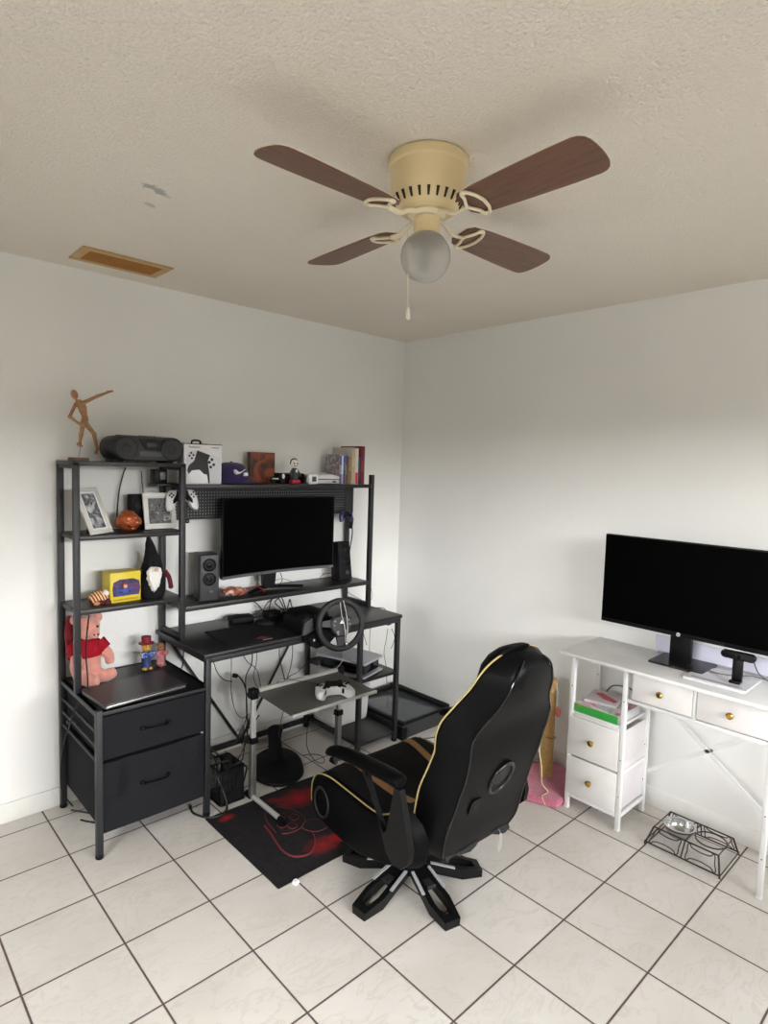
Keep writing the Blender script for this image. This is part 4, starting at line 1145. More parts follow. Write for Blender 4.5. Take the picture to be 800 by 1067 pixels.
# ============================================================ RIGHT BAY
gc5 = thing('game_console', 'white and black game console lying on the raised shelf of the desk bay', 'game console', (-.70, -.35, .421), 0)
M = LM((-.700, -.335, .421), R(17))
b = MB(); b.M = M; b.prism(rrect(-.088, .088, -.150, .150, .012, 4), .018, .078, 'XY', .006); b.build('core', GLOSS, gc5)
for nm, z0, z1, dx in (('upper_shell', .080, .092, 0), ('lower_shell', .006, .016, .004)):
    b = MB(); b.M = M
    rs = []
    for i in range(13):
        y = -.165+.33*i/12; w_ = .100+.006*math.sin(PI*i/12); zz = .006*math.sin(PI*i/12)*(1 if z0 > .05 else -.5)
        rs.append([Vector((-w_, y, z0+zz)), Vector((w_, y, z0+zz)), Vector((w_, y, z1+zz)), Vector((-w_, y, z1+zz))])
    b.rings(rs); b.build(nm, mat('matte_white_shell', (176, 176, 184), .4), gc5, smooth=50)
b = MB(); b.M = M; b.box(-.06, .06, -.08, .08, 0, .008, .002); b.build('base_stand', BLACK, gc5)
# white bin
wb = thing('white_storage_bin', 'white plastic storage bin with lid on the low shelf of the desk bay', 'storage bin', (-.63, -.17, .061), 0)
b = MB()
rs = []
for z, s_ in ((.062, -.012), (.068, -.006), (.10, -.002), (.262, .004)):
    rs.append([Vector((x, y, z)) for x, y in rrect(-.762-s_, -.478+s_-.01, -.285-s_, -.052+s_-.006, .025, 4)])
b.rings(rs); b.build('tub', mat('milky_white_plastic', (214, 214, 210), .4), wb, smooth=50)
b = MB(); b.prism(rrect(-.768, -.484, -.300, -.052, .025, 4), .264, .280, 'XY', .003); b.build('lid', mat('pale_lilac_plastic', (206, 204, 214), .4), wb)
# flat black covered box in the corner
lb = thing('flat_storage_box', 'large low black box with a shiny grey lid in the room corner', 'storage box', (-.32, -.30, 0), 0)
b = MB()
X0, X1, Y0, Y1, ZB_ = -.455, -.035, -.545, -.035, .095
b.box(X0, X1, Y0, Y1, 0, ZB_-.01, .008); b.build('box_body', mat('dark_grey_box_plastic', (48, 50, 52), .35), lb)
b = MB()
b.box(X0, X0+.03, Y0, Y1, ZB_-.012, ZB_+.006, .004); b.box(X1-.045, X1, Y0, Y1, ZB_-.012, ZB_+.020, .006); b.box(X0+.03, X1-.045, Y1-.04, Y1, ZB_-.012, ZB_+.012, .004); b.box(X0+.03, X1-.045, Y0, Y0+.02, ZB_-.012, ZB_+.002, .004)
b.build('raised_rim', MATTE, lb)
b = MB(); b.box(X0+.031, X1-.046, Y0+.021, Y1-.041, ZB_-.010, ZB_-.004, .001); b.build('lid_panel', mat('shiny_grey_lid', (74, 78, 82), .16), lb)
b = MB(); b.box(X0-.012, X0+.035, Y0-.012, Y0+.05, 0, .075, .008); b.build('corner_latch', BLACK, lb)
b = MB(); b.tube([pz(432, 772, .004), pz(438, 768, .004), pz(436, 774, .004), pz(440, 777, .004)], .003, 6)
tag(b.build('small_lead', CABLE), 'short black lead lying on the tiles by the flat black box', 'cable')
cable('floor_lead', 'thin dark lead running over the tiles behind the chair back', [pz(438, 770, .004), pz(448, 769, .004), pz(458, 767, .004), pz(466, 770, .004)], .0022)

# ============================================================ TRAY STAND
ts = thing('tray_stand', 'folding silver tray stand with a tilted metal plate in front of the desk', 'tray stand', (-1.2, -.62, 0), 0)
ZY = .52
b = MB(); b.cyl((-1.425, -.528, ZY+.006), (-.935, -.535, ZY+.006), .0155, seg=16); b.build('crossbar', SILV, ts)
b = MB(); M = LM((-1.205, -.69, ZY-.004), R(-1), R(2)); b.M = M
b.prism(rrect(-.242, .242, -.165, .160, .012, 3), 0, .004, 'XY'); b.build('tray_plate', mat('brushed_grey_sheet_metal', (104, 104, 100), .3, .35), ts)
b = MB(); b.M = M; b.box(-.242, .242, -.170, -.160, -.004, .010, .002); b.build('front_lip', SILV, ts)
for x in (-1.458, -.940):
    b = MB(); b.box(x-.011, x+.011, -.550, -.530, .26, ZY+.012, .002); lg = b.build('leg', SILV, ts)
    b = MB(); b.box(x-.014, x+.014, -.554, -.526, .022, .30, .003); b.build('outer_sleeve', mat('dull_grey_metal', (128, 128, 126), .4, .7), lg)
    b = MB(); b.box(x-.018, x+.018, -.560, -.520, .285, .312, .003); b.ball((x-.024, -.54, .298), .010, 10); b.build('height_clamp', BLACK, lg)
    b = MB(); b.box(x-.017, x+.022, -.556, -.512, ZY-.022, ZY+.026, .006); b.ball((x-.02, -.536, ZY+.004), .012, 12); b.build('hinge_block', BLACK, ts)
    b = MB(); b.cyl((x, -.52, .024), (x, -.785, .020), .0115, seg=14); ft = b.build('foot_tube', SILV, ts)
    for e0 in (-.815, -.530):
        b = MB(); b.lathe([(.014, e0), (.0155, e0+.003), (.0155, e0+.040), (.012, e0+.043)], (x, 0, .018), 14, 'Y'); b.build('end_cap', BLACK, ft)
game_pad('white game controller with black centre lying on the metal tray', LM((-1.165, -.770, ZY+.024), R(-24), R(4)), WHITE, MATTE, sc=1.12)
cable('controller_lead', 'thin lead running from the tray controller back over the crossbar', [(-1.16, -.725, ZY+.022), (-1.20, -.66, ZY+.03), (-1.26, -.58, ZY+.035), (-1.30, -.52, ZY+.03), (-1.32, -.46, ZY-.06)], .0015)

# ======================================================= UNDER THE DESK
pb = thing('pedestal_base', 'rounded black pedestal base with a thick neck on the tiles under the desk', 'stand', (-1.18, -.31, 0), 0)
b = MB()
outl = [(-1.348, -.345), (-1.345, -.45), (-1.30, -.525), (-1.22, -.545), (-1.13, -.50), (-1.06, -.38), (-1.04, -.27), (-1.08, -.18), (-1.16, -.165), (-1.27, -.22)]
po, _ = crom([Vector((x, y, 0)) for x, y in outl], 4, True)
cx_ = sum(p.x for p in po)/len(po); cy_ = sum(p.y for p in po)/len(po)
rs = []
for z, k in ((0, .97), (.006, 1), (.018, .98), (.026, .86), (.032, .60), (.045, .30)):
    rs.append([Vector((cx_+(p.x-cx_)*k, cy_+.03*(1-k)+(p.y-cy_)*k, z)) for p in po])
b.rings(rs); b.build('foot_plate', MATTE, pb, smooth=50)
b = MB(); b.tube([(-1.18, -.32, .03), (-1.175, -.30, .08), (-1.165, -.28, .12), (-1.16, -.27, .155)], .04, 16, radii=[.055, .038, .034, .040]); b.ball((-1.16, -.27, .165), (.048, .036, .030), 14); b.build('neck', MATTE, pb, smooth=60)
# cable bin: open wire-mesh basket
cbn = thing('mesh_bin', 'dark mesh basket full of cables behind the drawer leg', 'basket', (-1.54, -.42, 0), 0)
wmesh = bpy.data.materials.new('black_wire_mesh'); t = NT(wmesh)
co = t.new('ShaderNodeSeparateXYZ'); t.link(t.obj(), co.inputs[0])
def cc(s): return t.math('ABSOLUTE', t.math('SUBTRACT', t.math('FRACT', t.math('DIVIDE', s, .008)), .5))
mx_ = t.math('MAXIMUM', t.math('MAXIMUM', t.math('MINIMUM', cc(co.outputs[0]), 1), 0), cc(co.outputs[2]))
t.link(t.math('GREATER_THAN', mx_, .40), t.b.inputs['Alpha']); t.b.inputs['Base Color'].default_value = rgb((24, 24, 26))
b = MB(); q = rrect(-1.60, -1.475, -.50, -.34, .01, 3)
for (xa, ya), (xb, yb) in zip(q, q[1:]+q[:1]):
    n = Vector((yb-ya, xa-xb, 0)).normalized()*.0015
    b.rings([[Vector((xa, ya, .004)), Vector((xb, yb, .004)), Vector((xb, yb, .004))-n, Vector((xa, ya, .004))-n], [Vector((xa, ya, .165)), Vector((xb, yb, .165)), Vector((xb, yb, .165))-n, Vector((xa, ya, .165))-n]])
b.build('mesh_side', wmesh, cbn, smooth=0)
for z_, r_ in ((.166, .004), (.006, .005)):
    b = MB(); b.tube([Vector((x, y, z_)) for x, y in q], r_, 8, smooth=0, closed=True); b.build('rim_wire', BLACK, cbn)
b = MB(); b.box(-1.598, -1.477, -.498, -.342, .002, .006); b.build('bin_bottom', BLACK, cbn)
ps_ = thing('power_strip', 'black power strip standing inside the mesh cable basket', 'power strip', (-1.53, -.42, .006))
b = MB(); b.box(-1.555, -1.510, -.435, -.405, .008, .20, .004); b.build('strip_body', MATTE, ps_)
b = MB()
for k in range(3): b.box(-1.550, -1.515, -.440, -.434, .03+k*.05, .06+k*.05, .002)
b.build('socket', GREYPL, ps_)
GC = 'black cables tangled around the mesh basket'
LC = 'black cable looping out of the mesh basket beside the drawer leg'
for pts in (
    [(-1.57, -.40, .03), (-1.575, -.42, .12), (-1.60, -.45, .20), (-1.62, -.44, .23), (-1.60, -.38, .22), (-1.56, -.36, .18)],
    [(-1.54, -.45, .03), (-1.53, -.47, .13), (-1.55, -.49, .20), (-1.59, -.50, .22), (-1.63, -.46, .19), (-1.66, -.40, .15)],
    [(-1.50, -.44, .03), (-1.50, -.45, .15), (-1.48, -.47, .21), (-1.44, -.44, .24), (-1.40, -.36, .25), (-1.34, -.25, .24)],
    [(-1.56, -.46, .04), (-1.55, -.48, .16), (-1.50, -.50, .19), (-1.46, -.46, .20), (-1.41, -.38, .21), (-1.36, -.30, .16)],
    [(-1.52, -.39, .05), (-1.53, -.37, .16), (-1.58, -.34, .22), (-1.66, -.36, .21)],
    [(-1.50, -.47, .05), (-1.49, -.48, .14), (-1.47, -.50, .16), (-1.45, -.47, .12), (-1.44, -.43, .04)]):
    cable('tangled_cable', LC, pts, .0038, None, GC)
cable('floor_cable', 'thick black cable looped on the tiles round the drawer leg', [(-1.70, -.40, .006), (-1.72, -.47, .006), (-1.68, -.55, .006), (-1.62, -.56, .006), (-1.58, -.52, .02), (-1.60, -.48, .12), (-1.62, -.45, .18)], .005)
cable('floor_cable', 'black cable coil on the tiles beside the wall end of the tower', [(-2.13, -.10, .01), (-2.08, -.16, .006), (-2.03, -.24, .006), (-1.98, -.30, .006), (-2.0, -.33, .006), (-2.08, -.26, .006), (-2.12, -.20, .006)], .004)
# cables hanging behind / below the desk
GH = 'black cables hanging below the desk tabletop'
LH = 'thin black cable hanging from the desk tabletop in front of the wall'
hang = [
    ([(218, 678), (222, 688), (226, 700), (233, 708), (242, 710)], .16, .0022),
    ([(241, 676), (241, 700), (241, 722), (245, 740), (252, 748), (262, 742), (268, 730)], .10, .0018),
    ([(244, 702), (250, 706), (256, 718), (257, 740), (258, 760), (256, 775)], .12, .0040),
    ([(263, 676), (262, 692), (256, 706), (257, 730), (256, 750), (246, 770)], .14, .0032),
    ([(252, 680), (258, 690), (266, 696), (270, 706), (272, 720)], .10, .0020),
    ([(268, 672), (267, 690), (264, 705), (268, 716), (274, 722)], .12, .0018),
    ([(292, 668), (291, 684), (296, 706), (299, 720)], .13, .0026),
    ([(305, 668), (304, 688), (300, 704), (295, 716), (284, 722)], .11, .0022),
    ([(320, 690), (310, 700), (300, 706), (296, 716)], .10, .0018),
    ([(270, 745), (262, 756), (250, 766), (244, 776)], .10, .0040),
    ([(262, 742), (256, 760), (252, 776)], .10, .0035)]
for pts, y, r_ in hang:
    cable('hanging_cable', LH, [py(u, v, -y) for u, v in pts], r_, None, GH)
b = MB(); p = py(245, 704, -.13); b.cb(p, (.03, .018, .022), .005, Euler((0, R(20), 0)))
tag(b.build('inline_plug', BLACK), 'black inline plug on the cables hanging near the drawer side', 'plug')
cable('hanging_cable', 'black cable running down from the pedestal base area across the tiles', [py(297, 735, -.30), py(293, 750, -.33), py(290, 768, -.35)], .0018)
cable('tile_cable', 'thin black cable dropping from the tray and curving over the tiles', [(-1.12, -.60, .50), (-1.10, -.50, .30), (-1.07, -.44, .12), (-1.03, -.46, .03), (-.98, -.47, .004), (-.94, -.42, .004), (-.96, -.36, .004), (-1.02, -.33, .004)], .0018)
cable('tower_cable', 'black cable hanging down from the desk corner behind the drawers', [py(191, 672, -.20), py(191, 684, -.2), py(190, 694, -.19), py(185, 702, -.18)], .003)
# cables on tower wall (behind shelf 1)
GT = 'dark cables hanging against the wall behind the tower shelves'
LT = 'dark cable hanging on the wall behind the copper head shelf'
cable('wall_cable', LT, [py(131, 487, -.03), py(128, 495, -.03), py(124, 512, -.03), py(122, 535, -.03), py(122, 550, -.03)], .0035, None, GT)
cable('wall_cable', LT, [py(147, 490, -.03), py(148, 502, -.03), py(149, 515, -.03), py(147, 530, -.03), py(148, 548, -.03)], .0028, None, GT)
cable('wall_cable', LT, [py(164, 490, -.03), py(166, 502, -.03), py(170, 513, -.03), py(173, 522, -.03)], .0035, None, GT)
cable('post_cable', 'black cable running down the outer side of the tower by the drawers', [(-2.10, -.27, .94), (-2.115, -.275, .80), (-2.11, -.28, .66), (-2.118, -.285, .615), (-2.165, -.30, .56), (-2.168, -.22, .45), (-2.166, -.12, .32), (-2.166, -.08, .2), (-2.16, -.08, .10), (-2.12, -.09, .02)], .0032)
# thin leads on the lower hutch shelf / right desk
GM = 'leads lying on the lower hutch shelf'
cable('shelf_lead', 'thin black lead crossing the shelf under the curved monitor', [py(292, 597, -.1), py(294, 604, -.12), py(290, 610, -.15), py(284, 613, -.17)], .002, None, GM)
cable('shelf_lead', 'long grey lead crossing the shelf under the curved monitor', [py(283, 606, -.12), py(295, 603, -.12), py(308, 607, -.10), py(320, 604, -.12), py(335, 606, -.12), py(348, 603, -.12)], .0018, GREYC)
cable('shelf_lead', 'curled thin lead beside the leaning speaker', [py(333, 602, -.18), py(338, 598, -.16), py(346, 598, -.14), py(350, 602, -.14), py(342, 605, -.17)], .0016, None)
cable('desk_lead', 'grey lead falling from the leaning speaker to the desk end', [py(352, 607, -.05), py(364, 618, -.03), py(378, 626, -.04), py(386, 632, -.06), (-.52, -.10, ZD+.003)], .0018, GREYC)
cable('desk_lead', 'grey lead curving past the hutch end post', [py(371, 602, -.05), py(380, 606, -.03), py(387, 614, -.03), py(385, 626, -.04), (-.515, -.07, ZD+.003)], .0018, GREYC)
cable('desk_lead', 'black lead lying across the empty end of the desk', [(-.72, -.44, ZD+.003), (-.66, -.33, ZD+.003), (-.58, -.28, ZD+.003), (-.50, -.33, ZD+.003), (-.47, -.38, ZD-.0), (-.472, -.42, ZD-.06)], .0022)
GR = 'thin leads hanging beside the right bay of the desk'
LR = 'thin lead hanging beside the bay posts of the black desk'
for pts, y in (([(404, 655), (402, 668), (400, 680), (402, 694), (403, 712)], -.46), ([(408, 655), (411, 664), (409, 672), (407, 676)], -.53), ([(386, 650), (385, 668), (385, 684)], -.30),
               ([(378, 652), (379, 662), (381, 668), (382, 672)], -.30), ([(412, 690), (415, 698), (413, 708), (414, 720)], -.515), ([(404, 712), (404, 728), (403, 738)], -.40)):
    cable('bay_lead', LR, [py(u, v, y) for u, v in pts], .0018, None, GR)
bc = thing('small_plug_block', 'small black plug block fixed under the desk end', 'plug', (-.53, -.50, .72))
b = MB(); b.box(-.57, -.545, -.515, -.48, .700, .729, .003); b.build('plug_body', BLACK, bc)
b = MB(); b.box(-.566, -.561, -.523, -.514, .706, .724); b.build('plug_pin', GREYC, bc)

# ======================================================= FLOOR MAT
mt = thing('floor_mat', 'black gaming floor mat printed with red glows and a controller outline', 'floor mat', (-1.4, -.85, 0), 0)
b = MB(); nx, ny = 34, 24
mxa, mxb, mya, myb = -1.700, -1.02, -1.135, -.545
def mpnt(i, j, dz):
    u, v = i/nx, j/ny
    x = mxa+(mxb-mxa)*u; y = mya+(myb-mya)*v
    z = .0015+.004*max(0, noise.noise(Vector((x*9, y*9, 2))))
    if v > .92: y += .012*noise.noise(Vector((x*7, 1, 0)))
    return Vector((x, y, z+dz))
V = [[[b.bm.verts.new(mpnt(i, j, dz)) for j in range(ny+1)] for i in range(nx+1)] for dz in (0, .0022)]
for i in range(nx):
    for j in range(ny):
        b.bm.faces.new((V[1][i][j], V[1][i+1][j], V[1][i+1][j+1], V[1][i][j+1])); b.bm.faces.new((V[0][i][j], V[0][i][j+1], V[0][i+1][j+1], V[0][i+1][j]))
for i in range(nx):
    for j, s_ in ((0, 1), (ny, -1)):
        b.bm.faces.new((V[0][i][j], V[0][i+1][j], V[1][i+1][j], V[1][i][j]))
for j in range(ny):
    for i in (0, nx): b.bm.faces.new((V[0][i][j], V[0][i][j+1], V[1][i][j+1], V[1][i][j]))
b.build('mat_sheet', mat_mat(), mt, smooth=60)
b = MB()
def mz(p): return Vector((p.x, p.y, mpnt((p.x-mxa)/(mxb-mxa)*nx, (p.y-mya)/(myb-mya)*ny, .0026).z))
def line2(pts, r_=.0035, closed=False, k=4):
    q, _ = crom([pz(u, v, .004) for u, v in pts], k, closed)
    b.tube([mz(p) for p in q], r_, 6, smooth=0, closed=closed, flat=.3)
E_ = 4.0
def S6(l): return [(200+x/E_, 760+y/E_) for x, y in l]
line2(S6([(300, 402), (330, 440), (370, 500), (410, 528), (450, 532), (490, 520), (510, 490), (512, 455), (505, 435)]), .006)
line2(S6([(350, 430), (310, 380), (310, 345), (350, 325), (420, 335), (470, 370), (455, 410), (410, 432), (375, 436)]), .0026)
line2(S6([(460, 410), (470, 385), (510, 375), (555, 385), (565, 405), (530, 425), (490, 425)]), .0026, True)
for cx_, cy_ in ((370, 362), (425, 366), (375, 398), (418, 402)):
    line2(S6([(cx_-22, cy_), (cx_, cy_-14), (cx_+22, cy_), (cx_, cy_+14)]), .0026, True)
b.build('red_line_print', mat('dark_red_line_print', (98, 26, 30), .7), mt, smooth=0)
b = MB()
pscr = pz(308, 921, 0)
b.M = LM((pscr.x, pscr.y, 0), R(20)); b.prism([(-.012, -.010), (.010, -.012), (.013, .006), (.002, .012), (-.012, .008)], .001, .014, 'XY', .002)
tag(b.build('paper_scrap', PAPER), 'tiny crumpled white paper scrap at the mat edge on the tiles', 'scrap')

# ======================================================= GAMING CHAIR
CO = Vector((-1.204, -1.428, 0)); CZ = 1.529-PI/2
chair = thing('gaming_chair', 'black gaming chair with gold piping and a five arm floor base', 'chair', CO, CZ)
def cbuild(b, name, m, parent=chair, **k): return b.build(name, m, parent, world=False, **k)
# base
bc_ = Vector((-.075, .005, 0))
for k in range(5):
    a = R(184+72*k) - CZ
    M = Matrix.Translation(bc_) @ Matrix.Rotation(a, 4, 'Z')
    b = MB(); b.M = M
    # wedge shaped arm with an open middle
    def arm(w0, w1, z):
        return [Vector((.03, -w0, z[0])), Vector((.03, w0, z[0])), Vector((.20, w1, z[1])), Vector((.285, w1*.72, z[2])), Vector((.285, -w1*.72, z[2])), Vector((.20, -w1, z[1]))]
    top = arm(.030, .046, (.092, .050, .030)); bot = arm(.026, .042, (.050, .006, .0))
    ti = [Vector((p.x*.62+.075 if False else .11+(p.x-.03)*.58, p.y*.55, (.092-(.11+(p.x-.03)*.58-.03)*.24))) for p in top]
    bi = [Vector((p.x, p.y, p.z-.035)) for p in ti]
    V = [[b.bm.verts.new(p) for p in L_] for L_ in (bot, top, ti, bi)]
    for q in range(6):
        for l in range(4):
            b.bm.faces.new((V[l][q], V[l][(q+1) % 6], V[(l+1) % 4][(q+1) % 6], V[(l+1) % 4][q]))
    b._fin([v for L_ in V for v in L_])
    arm_o = cbuild(b, 'base_arm', mat('satin_black_base_plastic', (9, 9, 10), .4, 0, .05, 8, spec=.25), smooth=20)
    b = MB(); b.M = M
    b.prism([(.075, -.012), (.15, -.018), (.15, .018), (.075, .012)], .055, .070, 'XY', .002)
    cbuild(b, 'inner_insert', mat('dark_base_insert', (30, 30, 31), .5), arm_o)
    b = MB(); b.M = Matrix.Translation(bc_)
    a2 = a+R(36)
    # light silver edge lines of the arm
    for s_ in (-1, 1):
        p = [Matrix.Rotation(a, 4, 'Z') @ Vector(x) for x in ((.07, s_*.036, .085), (.12, s_*.041, .073), (.165, s_*.0455, .060))]
        b.bar(p[0]+Vector((0, 0, .001)), p[2]+Vector((0, 0, .001)), .012, .004)
    cbuild(b, 'silver_edge', mat('silver_trim', (165, 165, 167), .35, .2), arm_o)
b = MB()
b.lathe([(.05, .05), (.062, .055), (.062, .095), (.045, .105), (.032, .11), (.032, .19), (.02, .19)], bc_, 24)
cbuild(b, 'swivel_column', MATTE)
# seat shell: side profile lofted over the width
side = [(.399, .190), (.404, .245), (.398, .295), (.362, .338), (.282, .356), (.18, .353), (.061, .347), (-.027, .350), (-.099, .385), (-.165, .415), (-.200, .38), (-.225, .32), (-.190, .245), (-.088, .192), (.076, .150), (.184, .150), (.274, .155), (.36, .170)]
rs = []
for x, k in ((-.285, .90), (-.282, .965), (-.270, 1.0), (-.15, 1.0), (0, 1.0), (.15, 1.0), (.270, 1.0), (.282, .965), (.285, .90)):
    rs.append([Vector((x, .07+(y-.07)*k, .26+(z-.26)*k)) for y, z in side])
b = MB(); b.rings(rs); cbuild(b, 'seat', LEATHER, smooth=55)
# seat cushion (raised, mesh fabric) with stripes
def cz(y): return .352+.018*math.exp(-((y-.27)/.10)**2)-.016*math.exp(-((y-.02)/.12)**2)
b = MB(); rs = []
for i in range(15):
    y = -.15+.535*i/14; z = cz(y)+(.02 if y < .3 else .02-.6*(y-.3))
    rs.append([Vector((x, y, z-.006*abs(x/.24)**2+h)) for x, h in ((-.245, -.05), (-.245, -.006), (-.22, .006), (-.12, .002), (0, -.002), (.12, .002), (.22, .006), (.245, -.006), (.245, -.05))])
b.rings(rs); cu = cbuild(b, 'seat_cushion', MESHF, smooth=60)
b = MB()
for sx in (-1, 1):
    rs = []
    for i in range(15):
        y = -.15+.530*i/14; z = cz(y)+(.02 if y < .3 else .02-.6*(y-.3))
        x0 = sx*(.120+.05*(i/14)); zz = z+.0035
        rs.append([Vector((x0-.017, y, zz)), Vector((x0+.017, y, zz)), Vector((x0+.017, y, zz-.006)), Vector((x0-.017, y, zz-.006))])
    b.rings(rs)
cbuild(b, 'tan_stripe', TANSTR, cu, smooth=60)
for sx in (-1, 1):
    b = MB(); b.tube([Vector((sx*.272, y, z+.002)) for y, z in ((.405, .21), (.407, .26), (.398, .302), (.364, .341), (.282, .360), (.18, .357), (.061, .350), (-.027, .353), (-.099, .388), (-.16, .415))], .0030, 8)
    cbuild(b, 'seat_piping', GOLDP)
    b = MB(); x = sx*.284
    yc, zc_ = .318, .245
    rg = [Vector((x, yc+.047*math.cos(2*PI*k/28), zc_+.060*math.sin(2*PI*k/28))) for k in range(28)]
    b.tube(rg, .006, 8, smooth=0, closed=True)
    b.rings([[Vector((x+sx*.001, yc+.044*f_*math.cos(2*PI*k/28), zc_+.056*f_*math.sin(2*PI*k/28))) for k in range(28)] for f_ in (1, .3, .01)], cap=False)
    cbuild(b, 'side_speaker', mat('black_speaker_mesh', (13, 13, 14), .6), smooth=50)
# backrest
def interp(z, X, Y):
    if z <= X[0]: return Y[0]
    for i in range(len(X)-1):
        if z <= X[i+1]: return Y[i]+(Y[i+1]-Y[i])*(z-X[i])/(X[i+1]-X[i])
    return Y[-1]
def yf(z): return interp(z, [.25, .40, .52, .68, .80, .91, 1.0, 1.04], [-.145, -.165, -.20, -.262, -.31, -.372, -.405, -.415])
# z, front half width, rear half width, thickness
lev = [(.262, .190, .165, .105), (.30, .218, .185, .115), (.35, .230, .192, .12), (.41, .234, .190, .125), (.47, .243, .186, .128), (.53, .247, .185, .128), (.60, .240, .186, .125), (.665, .238, .190, .115), (.705, .252, .196, .108), (.74, .265, .198, .100), (.77, .268, .192, .098), (.80, .262, .176, .100), (.845, .240, .150, .098), (.906, .205, .128, .092), (.955, .178, .108, .084), (.985, .150, .085, .074), (1.005, .112, .055, .058), (1.018, .060, .025, .040)]
def NR(z): return interp(z, [.76, .84, .95, 1.02], [1.0, .84, .74, .74])
rs = []; rearw = []
for z, w_, wr_, t_ in lev:
    y = yf(z)
    rearw.append((z, wr_, y-t_)); k = NR(z); kr = NR(z)*1.1
    rs.append([Vector(q) for q in ((-w_, y, z), (-w_*.72, y+.022, z), (-w_*.35, y+.006, z), (0, y+.002, z), (w_*.35*k, y+.006, z), (w_*.72*k, y+.022, z), (w_*k, y, z), (w_*k+.001, y-.012, z), (wr_*kr+.010, y-t_*.80, z-.006), (wr_*kr, y-t_, z-.008), (wr_*.4, y-t_-.006, z-.009), (-wr_*.4, y-t_-.006, z-.009), (-wr_, y-t_, z-.008), (-wr_-.012, y-t_*.80, z-.006), (-w_-.001, y-.012, z))])
b = MB(); b.rings(rs); br_ = cbuild(b, 'backrest', LEATHER2, smooth=50)
for sx in (-1, 1):
    b = MB(); b.tube([Vector((sx*(w_+.001)*(NR(z) if sx > 0 else 1), yf(z)+.001, z+.001)) for z, w_, wr_, t_ in lev[2:]]+[Vector((0, yf(1.02), 1.022))], .0032, 8); cbuild(b, 'back_piping', GOLDP, br_)
    b = MB(); b.tube([Vector((sx*(wr_*(NR(z)*1.1 if sx > 0 else 1)+.003), y_-.0005, z-.007)) for z, wr_, y_ in rearw[:-1]], .0035, 8); cbuild(b, 'rear_seam', GLOSS, br_)
# front pad layer with stripes (seat side of the back)
b = MB(); rs = []
for z, w_, wr_, t_ in lev[3:13]:
    y = yf(z)+.012; rs.append([Vector((-w_*.55, y, z)), Vector((w_*.55, y, z)), Vector((w_*.5, y+.02, z)), Vector((-w_*.5, y+.02, z))])
b.rings(rs); cbuild(b, 'front_padding', MESHF, br_, smooth=60)
# headrest bulging forward
b = MB(); rs = []
for z, w_, d in ((.862, .08, .02), (.878, .105, .05), (.92, .118, .070), (.96, .116, .074), (.995, .100, .066), (1.020, .080, .042), (1.030, .05, .02)):
    y = yf(z)
    rs.append([Vector((-.026+w_*math.cos(q)*(abs(math.cos(q))**-.25 if abs(math.cos(q)) > .05 else 1), y+.004+(d+.0)*max(0, math.sin(q))-.010*max(0, -math.sin(q)), z)) for q in [2*PI*k/20 for k in range(20)]])
b.rings(rs); cbuild(b, 'headrest', LEATHER, br_, smooth=60)
# rear speaker ring and port
def rear(x, z):
    return Vector((x, yf(z)-.13-.006, z))
Mr = Matrix.Translation(Vector((.010, yf(.535)-.128-.011, .535))) @ Euler((R(22), 0, 0)).to_matrix().to_4x4()
b = MB(); b.M = Mr
b.tube([Vector((.055*math.cos(2*PI*k/32), .0, .066*math.sin(2*PI*k/32))) for k in range(32)], .0075, 8, smooth=0, closed=True)
sp_o = cbuild(b, 'rear_speaker', mat('satin_ring', (14, 14, 15), .25), br_, smooth=50)
b = MB(); b.M = Mr; b.rings([[Vector((.05*f_*math.cos(2*PI*k/32), .002-.004*(1-f_), .061*f_*math.sin(2*PI*k/32))) for k in range(32)] for f_ in (1, .5, .02)], cap=False)
cbuild(b, 'speaker_mesh', mat('black_speaker_mesh', (13, 13, 14), .6), sp_o, smooth=50)
b = MB(); b.M = Matrix.Translation(Vector((-.095, yf(.455)-.128-.008, .455))) @ Euler((R(18), 0, 0)).to_matrix().to_4x4()
b.prism(rrect(-.026, .026, -.032, .032, .012, 4), .0, -.006, 'XZ', .002); b.mi = 1; b.prism(circle(0, .004, .012, .017, 20), -.006, -.0075, 'XZ')
cbuild(b, 'control_port', [MATTE, mat('port_hole_black', (3, 3, 3), .9)], br_)
# bottom flap + tag
b = MB(); rs = []
for x in [-.17+.36*i/12 for i in range(13)]:
    wv_ = .006*math.sin(x*40)
    rs.append([Vector((x, -.225+wv_, .33)), Vector((x, -.265+wv_, .262-.02*abs(x/.2)+.01*math.sin(x*31))), Vector((x, -.255+wv_, .258-.02*abs(x/.2)+.01*math.sin(x*31))), Vector((x, -.205+wv_, .33))])
b.rings(rs); cbuild(b, 'rear_flap', mat('black_cloth_flap', (22, 22, 23), .9), br_, smooth=60)
b = MB(); tp = Vector((.112, -.268, .268))
b.tube([tp+Vector((0, .0, .0)), tp+Vector((.004, -.006, -.016))], .0012, 6, smooth=0)
b.rings([[tp+Vector((x, -.008+y, z)) for x, z in ((-.004, -.012), (.012, -.016), (.016, -.070), (-.002, -.090), (-.016, -.072))] for y in (0, .0008)])
cbuild(b, 'white_care_tag', mat('grey_white_label', (130, 128, 125), .6), br_, smooth=0)
